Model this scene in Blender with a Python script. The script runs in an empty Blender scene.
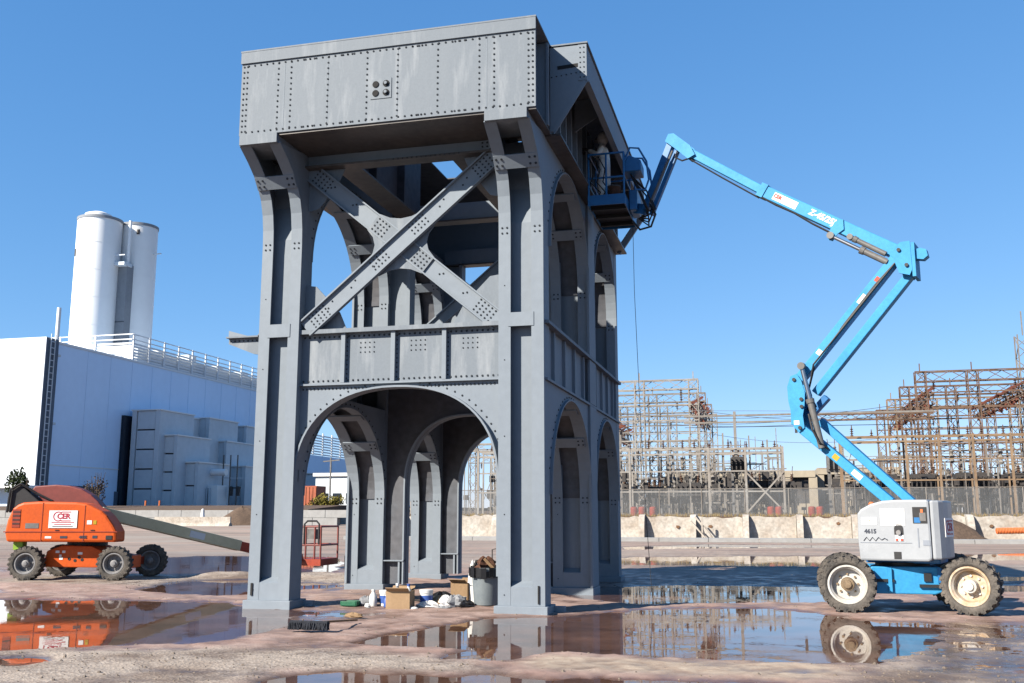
import bpy, math, random
import numpy as np
from mathutils import Vector, Matrix

random.seed(7)
rng = np.random.default_rng(11)
sc = bpy.context.scene
COL = sc.collection
R = math.radians

# ------------------------------------------------------------------ camera, world, sun
CAM = Vector((3.751, -16.861, 1.65)); YAW = -0.251; PITCH = 0.172
cd = bpy.data.cameras.new('camera'); cam = bpy.data.objects.new('camera', cd); COL.objects.link(cam)
cd.sensor_width = 36.0; cd.lens = 35.0; cd.clip_start = 0.1; cd.clip_end = 6000
cam.location = CAM; cam.rotation_euler = (math.pi/2 + PITCH, 0.0, -YAW)
sc.camera = cam

SUN_EL = R(33.0); SHADOW_AZ = R(50.0)            # shadows run 50 degrees from +X towards +Y
sun_from = Vector((-math.cos(SHADOW_AZ)*math.cos(SUN_EL), -math.sin(SHADOW_AZ)*math.cos(SUN_EL), math.sin(SUN_EL)))
world = bpy.data.worlds.new('World'); sc.world = world; world.use_nodes = True
wn = world.node_tree; wn.nodes.clear()
sky = wn.nodes.new('ShaderNodeTexSky'); sky.sky_type = 'NISHITA'; sky.sun_disc = False
sky.sun_elevation = SUN_EL; sky.sun_rotation = math.atan2(sun_from.x, sun_from.y)
sky.altitude = 0; sky.air_density = 0.7; sky.dust_density = 0.0; sky.ozone_density = 5.0
bg = wn.nodes.new('ShaderNodeBackground'); bg.inputs['Strength'].default_value = 0.072
wo = wn.nodes.new('ShaderNodeOutputWorld')
# clear autumn air: one colour response for the whole dome (softer rise towards the horizon)
spc = wn.nodes.new('ShaderNodeSeparateColor'); cmb = wn.nodes.new('ShaderNodeCombineColor'); wn.links.new(sky.outputs[0], spc.inputs[0])
for ch, (pw_, kk_) in enumerate(((0.90, 0.899), (0.62, 1.462), (0.45, 2.377))):
    a_ = wn.nodes.new('ShaderNodeMath'); a_.operation = 'POWER'; a_.inputs[1].default_value = pw_
    b_ = wn.nodes.new('ShaderNodeMath'); b_.operation = 'MULTIPLY'; b_.inputs[1].default_value = kk_
    wn.links.new(spc.outputs[ch], a_.inputs[0]); wn.links.new(a_.outputs[0], b_.inputs[0]); wn.links.new(b_.outputs[0], cmb.inputs[ch])
wn.links.new(cmb.outputs[0], bg.inputs['Color']); wn.links.new(bg.outputs[0], wo.inputs['Surface'])
sd = bpy.data.lights.new('sun', 'SUN'); sd.energy = 5.0; sd.angle = R(0.5); sd.color = (1.0, 0.92, 0.80)
so = bpy.data.objects.new('sun', sd); COL.objects.link(so); so.location = (-20, -20, 40)
so.rotation_euler = sun_from.to_track_quat('Z', 'Y').to_euler()
sc.view_settings.view_transform = 'Standard'; sc.view_settings.look = 'None'
sc.view_settings.gamma = 1.0; sc.view_settings.use_curve_mapping = False
sc.view_settings.exposure = 1.41
sc.cycles.max_bounces = 8; sc.cycles.transparent_max_bounces = 24
sc.cycles.use_denoising = True

# ------------------------------------------------------------------ materials
MATS = {}
ALBEDO = 0.53                                        # measured tones are brought to real reflectances for this exposure
BRIGHT = {'wall_white': .72, 'wall_blue': 1.08, 'panel_grey': 1.05, 'silo_white': .82, 'louvre': .8, 'decal_white': .7, 'plastic_white': .65, 'inner_shade': .85, 'brown_primer': .75, 'hood_grey': .385, 'hood_dark': .45, 'black_part': .9, 'coverall': 1.0, 'lift_deep_blue': .6, 'silo_shade': .6, 'boom_olive': .95, 'concrete': .5, 'beige_wall': .5}
def mat(name, col, rough=0.6, metal=0.0, var=0.12, scale=1.5, col2=None, amt=0.5, bump=0.0, bscale=30.0, streak=False, spec=0.3, detail=6.0):
    """procedural surface: base colour, soft mottling towards col2, optional streaks and fine relief"""
    kk = BRIGHT.get(name, ALBEDO); col = tuple(c*kk for c in col); col2 = None if col2 is None else tuple(c*kk for c in col2)
    m = bpy.data.materials.new(name); m.use_nodes = True; nt = m.node_tree; N = nt.nodes; L = nt.links
    b = N['Principled BSDF']; b.inputs['Roughness'].default_value = rough; b.inputs['Metallic'].default_value = metal
    b.inputs['Specular IOR Level'].default_value = spec
    g = N.new('ShaderNodeNewGeometry'); mp = N.new('ShaderNodeMapping'); L.new(g.outputs['Position'], mp.inputs['Vector'])
    if streak: mp.inputs['Scale'].default_value = (1, 1, 0.16)
    n1 = N.new('ShaderNodeTexNoise'); n1.inputs['Scale'].default_value = scale; n1.inputs['Detail'].default_value = detail; n1.inputs['Roughness'].default_value = 0.62
    L.new(mp.outputs[0], n1.inputs['Vector'])
    if col2 is None: col2 = tuple(min(1, c*(1-var*2.2)) for c in col)
    rp = N.new('ShaderNodeValToRGB'); rp.color_ramp.elements[0].position = 0.5-0.28*amt-0.02; rp.color_ramp.elements[1].position = 0.5+0.4*(1-amt)+0.12
    rp.color_ramp.elements[0].color = (*col, 1); rp.color_ramp.elements[1].color = (*col2, 1)
    L.new(n1.outputs['Fac'], rp.inputs['Fac'])
    n2 = N.new('ShaderNodeTexNoise'); n2.inputs['Scale'].default_value = scale*7; n2.inputs['Detail'].default_value = 4
    L.new(g.outputs['Position'], n2.inputs['Vector'])
    mr = N.new('ShaderNodeMapRange'); mr.inputs['To Min'].default_value = 1-var; mr.inputs['To Max'].default_value = 1+var
    mr.inputs['From Min'].default_value = 0.3; mr.inputs['From Max'].default_value = 0.7
    L.new(n2.outputs['Fac'], mr.inputs['Value'])
    mx = N.new('ShaderNodeVectorMath'); mx.operation = 'SCALE'; L.new(rp.outputs['Color'], mx.inputs[0]); L.new(mr.outputs[0], mx.inputs['Scale'])
    L.new(mx.outputs[0], b.inputs['Base Color'])
    r2 = N.new('ShaderNodeMapRange'); r2.inputs['To Min'].default_value = max(0.02, rough-0.1); r2.inputs['To Max'].default_value = min(1, rough+0.12)
    L.new(n1.outputs['Fac'], r2.inputs['Value']); L.new(r2.outputs[0], b.inputs['Roughness'])
    if bump:
        n3 = N.new('ShaderNodeTexNoise'); n3.inputs['Scale'].default_value = bscale; n3.inputs['Detail'].default_value = 5
        L.new(g.outputs['Position'], n3.inputs['Vector'])
        bp = N.new('ShaderNodeBump'); bp.inputs['Strength'].default_value = bump; bp.inputs['Distance'].default_value = 0.02
        L.new(n3.outputs['Fac'], bp.inputs['Height']); L.new(bp.outputs[0], b.inputs['Normal'])
    MATS[name] = m; return m

mat('steel_paint', (0.262, 0.308, 0.362), 0.66, spec=0.28, col2=(0.34, 0.385, 0.435), var=0.04, scale=1.0, amt=0.12, bump=0.08, bscale=9, streak=True)
mat('girder_paint', (0.225, 0.262, 0.305), 0.66, spec=0.25, col2=(0.56, 0.59, 0.62), var=0.035, scale=3.6, amt=-0.12, bump=0.08, bscale=9, streak=True)
mat('rivet_paint', (0.075, 0.085, 0.10), 0.8, spec=0.1, var=0.25, scale=3)
mat('inner_shade', (0.07, 0.08, 0.098), 0.7, spec=0.3, col2=(0.085, 0.08, 0.085), var=0.2, scale=0.8, amt=0.5)  # steel darkened in its colour to give shade inside the tower and arches
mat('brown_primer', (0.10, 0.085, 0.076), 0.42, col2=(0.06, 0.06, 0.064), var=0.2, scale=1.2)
mat('dark_slot', (0.02, 0.02, 0.022), 0.8, var=0.1)
mat('lift_blue', (0.05, 0.37, 0.72), 0.55, spec=0.2, col2=(0.04, 0.29, 0.60), var=0.08, scale=2.6, amt=0.3)
mat('lift_deep_blue', (0.02, 0.16, 0.42), 0.4, col2=(0.04, 0.20, 0.44), var=0.08, scale=1.5)
mat('hood_grey', (0.60, 0.635, 0.68), 0.42, col2=(0.52, 0.55, 0.60), var=0.04, scale=1.4, amt=0.4)
mat('hood_dark', (0.36, 0.40, 0.47), 0.45, var=0.05, scale=1.4)
mat('decal_white', (0.82, 0.82, 0.82), 0.5, var=0.03)
mat('decal_red', (0.55, 0.02, 0.06), 0.5, var=0.03)
mat('decal_ink', (0.05, 0.06, 0.09), 0.5, var=0.1)
mat('decal_purple', (0.16, 0.03, 0.12), 0.5, var=0.1)
mat('rim_white', (0.70, 0.69, 0.66), 0.5, col2=(0.50, 0.42, 0.30), var=0.1, scale=3.0, amt=0.25)
mat('rim_rusty', (0.72, 0.69, 0.62), 0.55, col2=(0.50, 0.27, 0.08), var=0.12, scale=3.2, amt=0.72)
mat('rim_grey', (0.34, 0.34, 0.35), 0.5, col2=(0.22, 0.2, 0.19), var=0.15, scale=4)
mat('tyre', (0.055, 0.052, 0.05), 0.85, col2=(0.22, 0.19, 0.16), var=0.25, scale=4.5, amt=0.55, bump=0.3, bscale=40)
mat('tyre_dark', (0.03, 0.03, 0.03), 0.85, col2=(0.09, 0.08, 0.07), var=0.25, scale=4.5, amt=0.4)
mat('hub_dirt', (0.32, 0.23, 0.14), 0.7, var=0.3, scale=9)
mat('black_part', (0.018, 0.018, 0.02), 0.55, var=0.2)
mat('cyl_grey', (0.20, 0.195, 0.19), 0.45, var=0.15)
mat('chrome', (0.62, 0.63, 0.65), 0.22, metal=0.9, var=0.05)
mat('lift_orange', (0.80, 0.125, 0.014), 0.5, spec=0.2, col2=(0.62, 0.10, 0.016), var=0.09, scale=2.6, amt=0.3)
mat('lift_red', (0.44, 0.055, 0.02), 0.45, col2=(0.30, 0.06, 0.035), var=0.12, scale=1.6)
mat('boom_olive', (0.36, 0.345, 0.235), 0.5, col2=(0.44, 0.42, 0.30), var=0.06, scale=1.1)
mat('arm_red', (0.27, 0.06, 0.05), 0.5, var=0.1)
mat('hose_green', (0.35, 0.6, 0.05), 0.5)
mat('coverall', (0.62, 0.60, 0.56), 0.85, col2=(0.46, 0.44, 0.41), var=0.1, scale=5)
mat('skin', (0.42, 0.25, 0.18), 0.6, var=0.05)
mat('glove', (0.12, 0.11, 0.1), 0.8)
mat('cardboard', (0.46, 0.31, 0.18), 0.85, col2=(0.38, 0.25, 0.14), var=0.06, scale=4)
mat('cardboard_dark', (0.34, 0.22, 0.12), 0.85, var=0.08, scale=4)
mat('bin_grey', (0.19, 0.225, 0.25), 0.55, col2=(0.25, 0.285, 0.30), var=0.06, scale=4)
mat('bag_black', (0.015, 0.015, 0.017), 0.35, var=0.2)
mat('rag_brown', (0.13, 0.055, 0.03), 0.85, var=0.25, scale=8)
mat('plastic_white', (0.74, 0.74, 0.72), 0.5, var=0.05)
mat('label_blue', (0.06, 0.14, 0.48), 0.5, var=0.1)
mat('plastic_green', (0.02, 0.16, 0.08), 0.5)
mat('plastic_yellow', (0.62, 0.42, 0.02), 0.5)
mat('wood', (0.30, 0.18, 0.09), 0.75, var=0.2, scale=6)
mat('bristle', (0.035, 0.04, 0.055), 0.9, var=0.3, scale=20)
mat('grey_rag', (0.35, 0.36, 0.38), 0.85, var=0.2, scale=9)
mat('wall_white', (0.72, 0.77, 0.84), 0.6, col2=(0.69, 0.74, 0.81), var=0.015, scale=0.1)
mat('wall_blue', (0.50, 0.62, 0.77), 0.6, col2=(0.46, 0.58, 0.73), var=0.02, scale=0.12, streak=True)
mat('wall_recess', (0.16, 0.2, 0.26), 0.7, var=0.1, scale=0.3)
mat('silo_white', (0.80, 0.80, 0.79), 0.6, col2=(0.74, 0.74, 0.73), var=0.015, scale=0.15, streak=True)
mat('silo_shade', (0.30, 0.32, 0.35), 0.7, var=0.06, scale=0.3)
mat('louvre', (0.78, 0.79, 0.79), 0.5, var=0.03)
mat('panel_grey', (0.45, 0.49, 0.52), 0.8, col2=(0.38, 0.42, 0.455), var=0.04, scale=0.2)
mat('joint_grey', (0.12, 0.135, 0.16), 0.8)
mat('glass_dark', (0.03, 0.04, 0.06), 0.15)
mat('concrete', (0.64, 0.60, 0.54), 0.85, col2=(0.34, 0.25, 0.18), var=0.2, scale=0.8, amt=0.3, bump=0.3, bscale=3)
mat('concrete_grey', (0.42, 0.42, 0.42), 0.85, col2=(0.34, 0.33, 0.32), var=0.08, scale=0.4)
mat('rust_stain', (0.26, 0.14, 0.075), 0.9, var=0.25, scale=2)
mat('beige_wall', (0.55, 0.48, 0.37), 0.85, col2=(0.47, 0.40, 0.31), var=0.08, scale=0.3)
mat('yard_grey', (0.31, 0.295, 0.275), 0.7, col2=(0.19, 0.145, 0.11), var=0.15, scale=0.5)
mat('yard_pale', (0.42, 0.40, 0.37), 0.7, col2=(0.26, 0.205, 0.16), var=0.15, scale=0.5)
mat('yard_rust', (0.22, 0.135, 0.09), 0.8, col2=(0.12, 0.075, 0.055), var=0.2, scale=0.6)
mat('yard_tan', (0.36, 0.25, 0.155), 0.8, col2=(0.21, 0.13, 0.08), var=0.15, scale=0.5)
mat('red_rust', (0.26, 0.085, 0.055), 0.85, var=0.25, scale=0.8)
mat('equip_dark', (0.045, 0.045, 0.05), 0.6, col2=(0.11, 0.09, 0.075), var=0.3, scale=1.2)
mat('equip_grey', (0.22, 0.22, 0.225), 0.6, col2=(0.14, 0.12, 0.1), var=0.2, scale=1.0)
mat('porcelain', (0.16, 0.09, 0.06), 0.35, var=0.15)
mat('safety_red', (0.62, 0.08, 0.04), 0.6, var=0.1)
mat('safety_orange', (0.75, 0.2, 0.06), 0.6, var=0.08)
mat('container_orange', (0.5, 0.13, 0.06), 0.6, var=0.1)
mat('dirt', (0.17, 0.115, 0.08), 0.95, col2=(0.11, 0.075, 0.055), var=0.25, scale=1.2, bump=0.8, bscale=6)
mat('dry_grass', (0.36, 0.27, 0.13), 0.9, var=0.25, scale=3)
mat('leaf_yellow', (0.30, 0.235, 0.03), 0.8, col2=(0.16, 0.16, 0.035), var=0.3, scale=1.5)
mat('leaf_green', (0.05, 0.075, 0.02), 0.8, var=0.3, scale=1.5)
mat('bark', (0.12, 0.085, 0.06), 0.9, var=0.2, scale=5)
mat('stone', (0.27, 0.22, 0.18), 0.9, col2=(0.15, 0.115, 0.09), var=0.25, scale=6)
mat('rope_dark', (0.03, 0.03, 0.03), 0.8)
mat('wire', (0.16, 0.17, 0.19), 0.6)

def fence_material():
    m = bpy.data.materials.new('chain_link'); m.use_nodes = True; nt = m.node_tree; N = nt.nodes; L = nt.links
    out = N['Material Output']; b = N['Principled BSDF']; b.inputs['Base Color'].default_value = (0.15, 0.155, 0.16, 1); b.inputs['Roughness'].default_value = 0.6
    t = N.new('ShaderNodeBsdfTransparent'); mx = N.new('ShaderNodeMixShader')
    g = N.new('ShaderNodeNewGeometry'); n = N.new('ShaderNodeTexNoise'); n.inputs['Scale'].default_value = 0.8
    L.new(g.outputs['Position'], n.inputs['Vector'])
    mr = N.new('ShaderNodeMapRange'); mr.inputs['To Min'].default_value = 0.2; mr.inputs['To Max'].default_value = 0.5
    L.new(n.outputs['Fac'], mr.inputs['Value']); L.new(mr.outputs[0], mx.inputs['Fac'])
    L.new(t.outputs[0], mx.inputs[1]); L.new(b.outputs[0], mx.inputs[2]); L.new(mx.outputs[0], out.inputs['Surface'])
    MATS['chain_link'] = m
fence_material()

# ------------------------------------------------------------------ mesh helpers
ORG = {}                                            # world origin of every object built here
class MB:
    def __init__(s): s.v = []; s.f = []
    def add(s, vs, fs):
        n = len(s.v); s.v += [tuple(p) for p in vs]; s.f += [tuple(i+n for i in f) for f in fs]; return s
    def box(s, a, b):
        x0, y0, z0 = a; x1, y1, z1 = b
        return s.add([(x0,y0,z0),(x1,y0,z0),(x1,y1,z0),(x0,y1,z0),(x0,y0,z1),(x1,y0,z1),(x1,y1,z1),(x0,y1,z1)],
                     [(0,3,2,1),(4,5,6,7),(0,1,5,4),(1,2,6,5),(2,3,7,6),(3,0,4,7)])
    def obox(s, c, ax, ay, az, hx, hy, hz):
        c = Vector(c); vs = []
        for k in (-1, 1):
            for i, j in ((-1,-1),(1,-1),(1,1),(-1,1)): vs.append(c + Vector(ax)*hx*i + Vector(ay)*hy*j + Vector(az)*hz*k)
        return s.add(vs, [(0,3,2,1),(4,5,6,7),(0,1,5,4),(1,2,6,5),(2,3,7,6),(3,0,4,7)])
    def bar(s, p, q, w, h=None, up=(0,0,1)):
        """rectangular bar from p to q, w across, h along up"""
        p = Vector(p); q = Vector(q); h = w if h is None else h
        d = (q-p); L = d.length
        if L < 1e-6: return s
        d /= L; u = Vector(up)
        if abs(d.dot(u)) > 0.98: u = Vector((0,1,0)) if abs(d.y) < 0.9 else Vector((1,0,0))
        a = d.cross(u).normalized(); u2 = a.cross(d).normalized()
        return s.obox((p+q)/2, d, a, u2, L/2, w/2, h/2)
    def prism(s, poly, f, c0, c1):
        """polygon in two axes extruded between c0 and c1; f(a,b,c) gives the point"""
        n = len(poly)
        vs = [f(a,b,c0) for a,b in poly] + [f(a,b,c1) for a,b in poly]
        fs = [tuple(range(n))[::-1], tuple(range(n,2*n))] + [(i,(i+1)%n,n+(i+1)%n,n+i) for i in range(n)]
        return s.add(vs, fs)
    def tube(s, pts, r, n=8, cap=True):
        pts = [Vector(p) for p in pts]; rs = r if isinstance(r, (list, tuple)) else [r]*len(pts)
        base = len(s.v); prev = None
        for i, p in enumerate(pts):
            d = (pts[min(i+1,len(pts)-1)] - pts[max(i-1,0)]).normalized()
            if prev is None:
                u = Vector((0,0,1)) if abs(d.z) < 0.9 else Vector((1,0,0))
                a = d.cross(u).normalized()
            else:
                a = (prev - d*prev.dot(d)).normalized()
            prev = a; b = d.cross(a)
            for k in range(n):
                t = 2*math.pi*k/n; s.v.append(tuple(p + (a*math.cos(t) + b*math.sin(t))*rs[i]))
        for i in range(len(pts)-1):
            for k in range(n):
                s.f.append((base+i*n+k, base+i*n+(k+1)%n, base+(i+1)*n+(k+1)%n, base+(i+1)*n+k))
        if cap:
            s.f.append(tuple(base+k for k in range(n))[::-1]); e = base+(len(pts)-1)*n; s.f.append(tuple(e+k for k in range(n)))
        return s
    def lathe(s, prof, c, ax, n=24, caps=(True, True)):
        """prof = (along axis, radius) list revolved round axis ax through c"""
        ax = Vector(ax).normalized(); c = Vector(c)
        u = Vector((0,0,1)) if abs(ax.z) < 0.9 else Vector((1,0,0))
        a = ax.cross(u).normalized(); b = ax.cross(a); base = len(s.v)
        for h, r in prof:
            for k in range(n):
                t = 2*math.pi*k/n; s.v.append(tuple(c + ax*h + (a*math.cos(t)+b*math.sin(t))*r))
        for i in range(len(prof)-1):
            for k in range(n):
                s.f.append((base+i*n+k, base+i*n+(k+1)%n, base+(i+1)*n+(k+1)%n, base+(i+1)*n+k))
        if caps[0]: s.f.append(tuple(base+k for k in range(n))[::-1])
        e = base+(len(prof)-1)*n
        if caps[1]: s.f.append(tuple(e+k for k in range(n)))
        return s
    def rivet(s, c, nrm, r=0.024):
        nrm = Vector(nrm); u = Vector((0,0,1)) if abs(nrm.z) < 0.9 else Vector((1,0,0))
        a = nrm.cross(u).normalized(); b = nrm.cross(a); c = Vector(c); vs = []
        for rr, h in ((1.0, 0.0), (0.72, 0.55)):
            for k in range(6):
                t = math.pi*k/3; vs.append(c + (a*math.cos(t)+b*math.sin(t))*r*rr + nrm*h*r)
        fs = [(k,(k+1)%6,6+(k+1)%6,6+k) for k in range(6)] + [(6,7,8,9,10,11)]
        return s.add(vs, fs)
    def mesh(s, name, m, origin, smooth=False):
        o = Vector(origin); me = bpy.data.meshes.new(name)
        me.from_pydata([(x-o.x, y-o.y, z-o.z) for x,y,z in s.v], [], s.f)
        me.materials.append(MATS[m] if isinstance(m, str) else m)
        if smooth: me.polygons.foreach_set('use_smooth', [True]*len(me.polygons))
        me.validate(); me.update()
        return me
    def build(s, name, m, parent=None, origin=None, smooth=False, bevel=0, kind=None):
        if origin is None: origin = ORG[parent] if parent else (0,0,0)
        me = s.mesh(name, m, origin, smooth)
        o = link(name, me, parent, origin)
        if bevel:
            md = o.modifiers.new('bevel', 'BEVEL'); md.width = bevel; md.segments = 2; md.limit_method = 'ANGLE'; md.angle_limit = R(40)
        if kind: o['kind'] = kind
        if smooth and me.polygons:
            try: me.set_sharp_from_angle(angle=R(42))
            except Exception: pass
        return o
def link(name, me, parent, origin):
    o = bpy.data.objects.new(name, me); COL.objects.link(o)
    origin = Vector(origin); ORG[o] = origin
    if parent: o.parent = parent; o.location = origin - ORG[parent]
    else: o.location = origin
    return o
def tag(o, label, cat, group=None):
    o['label'] = label; o['category'] = cat
    if group: o['group'] = group
    return o
def thing(name, loc, label, cat, group=None):
    o = bpy.data.objects.new(name, None); COL.objects.link(o); o.location = loc; ORG[o] = Vector(loc)
    o.empty_display_size = 0.3
    return tag(o, label, cat, group)
def struct(o): o['kind'] = 'structure'; return o
def XZ(a, b, c): return (a, c, b)                    # polygon in X,Z extruded along Y
def YZ(a, b, c): return (c, a, b)                    # polygon in Y,Z extruded along X
def XY(a, b, c): return (a, b, c)
def band(path, t):
    """closed polygon between a path and its copy pushed t to the left"""
    out = []
    for i, (a, b) in enumerate(path):
        p = path[max(i-1,0)]; q = path[min(i+1,len(path)-1)]
        dx, dy = q[0]-p[0], q[1]-p[1]; l = math.hypot(dx, dy) or 1
        out.append((a - dy/l*t, b + dx/l*t))
    return list(path) + out[::-1]
def arc(c, a, z0, b, n=2.0, k=28):
    """arch curve from left springing to right springing"""
    r = []
    for i in range(k+1):
        t = math.pi - math.pi*i/k; x, y = math.cos(t), math.sin(t)
        r.append((c + a*math.copysign(abs(x)**(2/n), x), z0 + b*abs(y)**(2/n)))
    return r
def text_mesh(txt, size, m, parent, origin, ax, up, name='lettering', bold=0.0, align='CENTER', depth=0.002, shear=0.0, label=None):
    """flat lettering facing ax x up"""
    cu = bpy.data.curves.new('lettering', 'FONT'); cu.body = txt; cu.size = size; cu.align_x = align; cu.align_y = 'CENTER'
    cu.extrude = depth; cu.offset = bold; cu.shear = shear; cu.resolution_u = 3
    to = bpy.data.objects.new('tmp_text', cu); COL.objects.link(to)
    dg = bpy.context.evaluated_depsgraph_get(); me = bpy.data.meshes.new_from_object(to.evaluated_get(dg))
    bpy.data.objects.remove(to); bpy.data.curves.remove(cu)
    ax = Vector(ax).normalized(); up = Vector(up).normalized(); nz = ax.cross(up)
    M = Matrix((ax, up, nz)).transposed().to_4x4(); me.transform(M); me.materials.clear(); me.materials.append(MATS[m]); me.name = name
    return link(name, me, parent, origin)
# a pixel of the photograph -> a point of the place, used while measuring
_f = Vector((math.sin(YAW)*math.cos(PITCH), math.cos(YAW)*math.cos(PITCH), math.sin(PITCH)))
_r = Vector((math.cos(YAW), -math.sin(YAW), 0)); _u = _r.cross(_f)
def ray(x, y): return _f*995.6 + _r*(x-512) + _u*(341.5-y)
def on_z(x, y, z=0.0): d = ray(x, y); return CAM + d*((z-CAM.z)/d.z)
def on_y(x, y, Y): d = ray(x, y); return CAM + d*((Y-CAM.y)/d.y)
def on_x(x, y, X): d = ray(x, y); return CAM + d*((X-CAM.x)/d.x)

# ------------------------------------------------------------------ ground sheet with real hollows, and the water standing in them
PUDDLES = [
 [(-16,0.3),(-11.97,0.46),(-10.06,0.72),(-8.19,0.97),(-6.46,1.2),(-5.5,0.12),(-4.61,-0.06),(-4.06,-0.86),(-3.78,-1.96),(-3.58,-3.08),(-3.4,-4.16),(-3.51,-4.86),(-4.2,-5.14),(-4.76,-5.4),(-5.17,-5.81),(-5.87,-6.18),(-9,-7)],
 [(-5.6,-6.48),(-4.73,-6.34),(-4.3,-6.57),(-4.33,-6.98),(-4.81,-7.34)],
 [(-1.74,-4.17),(-1.73,-3.36),(-1.57,-2.68),(-1.18,-2.02),(-0.99,-1.06),(-0.78,-0.51),(0.08,-0.11),(0.8,0.81),(1.4,1.56),(2.42,2.24),(3.66,2.36),(4.51,1.8),(4.94,0.85),(5.54,0.68),(6.24,0.4),(5.81,-2.06),(5.35,-3.68),(4.77,-4.42),(4.0,-4.55),(3.01,-4.56),(2.18,-4.6),(1.35,-4.37),(1.01,-4.55),(0.64,-5.27),(-0.09,-5.29),(0.02,-4.43),(-0.65,-4.41),(-1.14,-4.54)],
 [(-1.17,-7.88),(-1.35,-7.26),(-1.2,-6.68),(-0.71,-6.48),(0.0,-6.22),(0.68,-6.26),(1.16,-6.41),(1.53,-6.17),(2.15,-6.08),(2.98,-6.06),(3.77,-6.05),(4.23,-6.46),(3.6,-8.9),(-0.03,-9.6)],
 [(-1.18,5.34),(-0.21,6.9),(1.55,8.09),(3.43,8.24),(5.03,8.32),(6.17,8.63),(8.06,9.5),(11,10.78),(11.5,8.23),(7.66,7.13),(5.97,6.67),(4.78,3.75),(3.48,3.4),(2.19,2.83),(1.3,2.37),(0.47,2.82)],
 [(-3.85,19.96),(-1.59,24.0),(2.37,25.8),(6.61,27.0),(16,33),(15,26.05),(8.32,20.6),(5.83,18.2),(2.72,17.6),(-0.23,17.2),(-2.42,17.4)],
 [(-10.29,3.5),(-11.01,6.21),(-9.45,7.47),(-6.89,6.54),(-6.1,5.65),(-6.41,3.92),(-6.82,2.64),(-8.13,2.29),(-9.26,2.55)],
 [(-14.01,9.09),(-19.63,17.23),(-18.96,20.7),(-13.49,20.97),(-10.82,16.38),(-8.73,10.55),(-10.47,9.05),(-11.83,7.72)],
 [(-14.9,1.97),(-13.8,3.3),(-12.2,2.0),(-12.9,1.2)],
 [(-4.14,36),(-0.12,42.14),(6.75,42.29),(9,38.3),(0.32,34.52),(-3.06,31.74)],
 [(7.2,11.5),(11,14.5),(16,17.5),(15,13.5),(11,11.5)],
 [(-22,47.5),(-22,53.4),(40,53.4),(40,47.5),(15,46.0),(0,48.5)],
 [(8.2,-2.0),(9.8,-1.5),(9.5,-3.2),(8.4,-3.4)],
]
DAMP = [([(6.2,.4),(7.5,.9),(12,1.0),(12,-6),(8.5,-6.2),(5.6,-5.2),(5.2,-3.4),(5.9,-2)], .026),
        ([(-5.4,.3),(-4.3,.4),(-3.2,-.6),(-3.0,-2.2),(-3.2,-4.2),(-4.2,-4.0)], .02),
        ([(-4.4,-.4),(-3.0,-.3),(-2.2,-.9),(-3.0,-1.5),(-4.2,-1.2)], .016),
        ([(-1.5,5.2),(8,9),(12,14),(12,20),(0,20),(-3,12)], .012), ([(-20,9),(-8,7),(-6,14),(-9,22),(-22,24)], .012)]
RIDGES = [([(-11.5,7.4),(-6.6,7.0),(-5.6,8.4),(-8,9.4),(-12,9.0)], .13), ([(-13.5,1.5),(-10.6,2.4),(-10.2,4.2),(-12.5,4.6),(-16,3.5)], .05), ([(-8.5,-6.7),(-5.4,-6.1),(-3.4,-5.4),(-1.6,-5.1),(-.2,-5.9),(-1.6,-6.4),(-4,-8.4)], .03)]
def poly_sd(poly, X, Y):
    """signed distance to polygon, negative inside"""
    d2 = np.full(X.shape, 1e9); inside = np.zeros(X.shape, bool); n = len(poly)
    for i in range(n):
        ax, ay = poly[i]; bx, by = poly[(i+1) % n]; ex, ey = bx-ax, by-ay
        t = np.clip(((X-ax)*ex + (Y-ay)*ey)/(ex*ex+ey*ey), 0, 1)
        d2 = np.minimum(d2, (X-ax-t*ex)**2 + (Y-ay-t*ey)**2)
        c = ((ay > Y) != (by > Y)) & (X < (bx-ax)*(Y-ay)/((by-ay) if abs(by-ay) > 1e-9 else 1e-9) + ax)
        inside ^= c
    return np.where(inside, -1, 1)*np.sqrt(d2)
_perm = rng.random((256, 256))
def vnoise(x, y):
    xi = np.floor(x).astype(int); yi = np.floor(y).astype(int); fx = x-xi; fy = y-yi
    fx = fx*fx*(3-2*fx); fy = fy*fy*(3-2*fy)
    a = _perm[xi & 255, yi & 255]; b = _perm[(xi+1) & 255, yi & 255]; c = _perm[xi & 255, (yi+1) & 255]; d = _perm[(xi+1) & 255, (yi+1) & 255]
    return (a*(1-fx)+b*fx)*(1-fy) + (c*(1-fx)+d*fx)*fy
def fbm(x, y, o=4):
    s = 0; a = 0.5
    for i in range(o): s = s + a*(vnoise(x*2**i+17*i, y*2**i+31*i)-0.5); a *= 0.5
    return s
def axis_steps(segs, a_end, b_end):
    pts = [segs[0][0]]
    for a, b, st in segs:
        n = max(1, int(round((b-a)/st))); pts += [a + (b-a)*(i+1)/n for i in range(n)]
    st = segs[0][2]; lo = []; p = pts[0]
    while p > a_end: st *= 1.35; p -= st; lo.append(p)
    st = segs[-1][2]; hi = []; p = pts[-1]
    while p < b_end: st *= 1.25; p += st; hi.append(p)
    return np.array(lo[::-1] + pts + hi)
gx = axis_steps([(-15, -8, 0.16), (-8, 8, 0.07), (8, 12, 0.16)], -1500, 1500)
gy = axis_steps([(-10, 3.2, 0.06), (3.2, 10, 0.12), (10, 30, 0.35), (30, 56, 0.6)], -60, 3000)
GX, GY = np.meshgrid(gx, gy, indexing='ij')
def smooth(t): t = np.clip(t, 0, 1); return t*t*(3-2*t)
WATER_Z = -0.03
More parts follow.
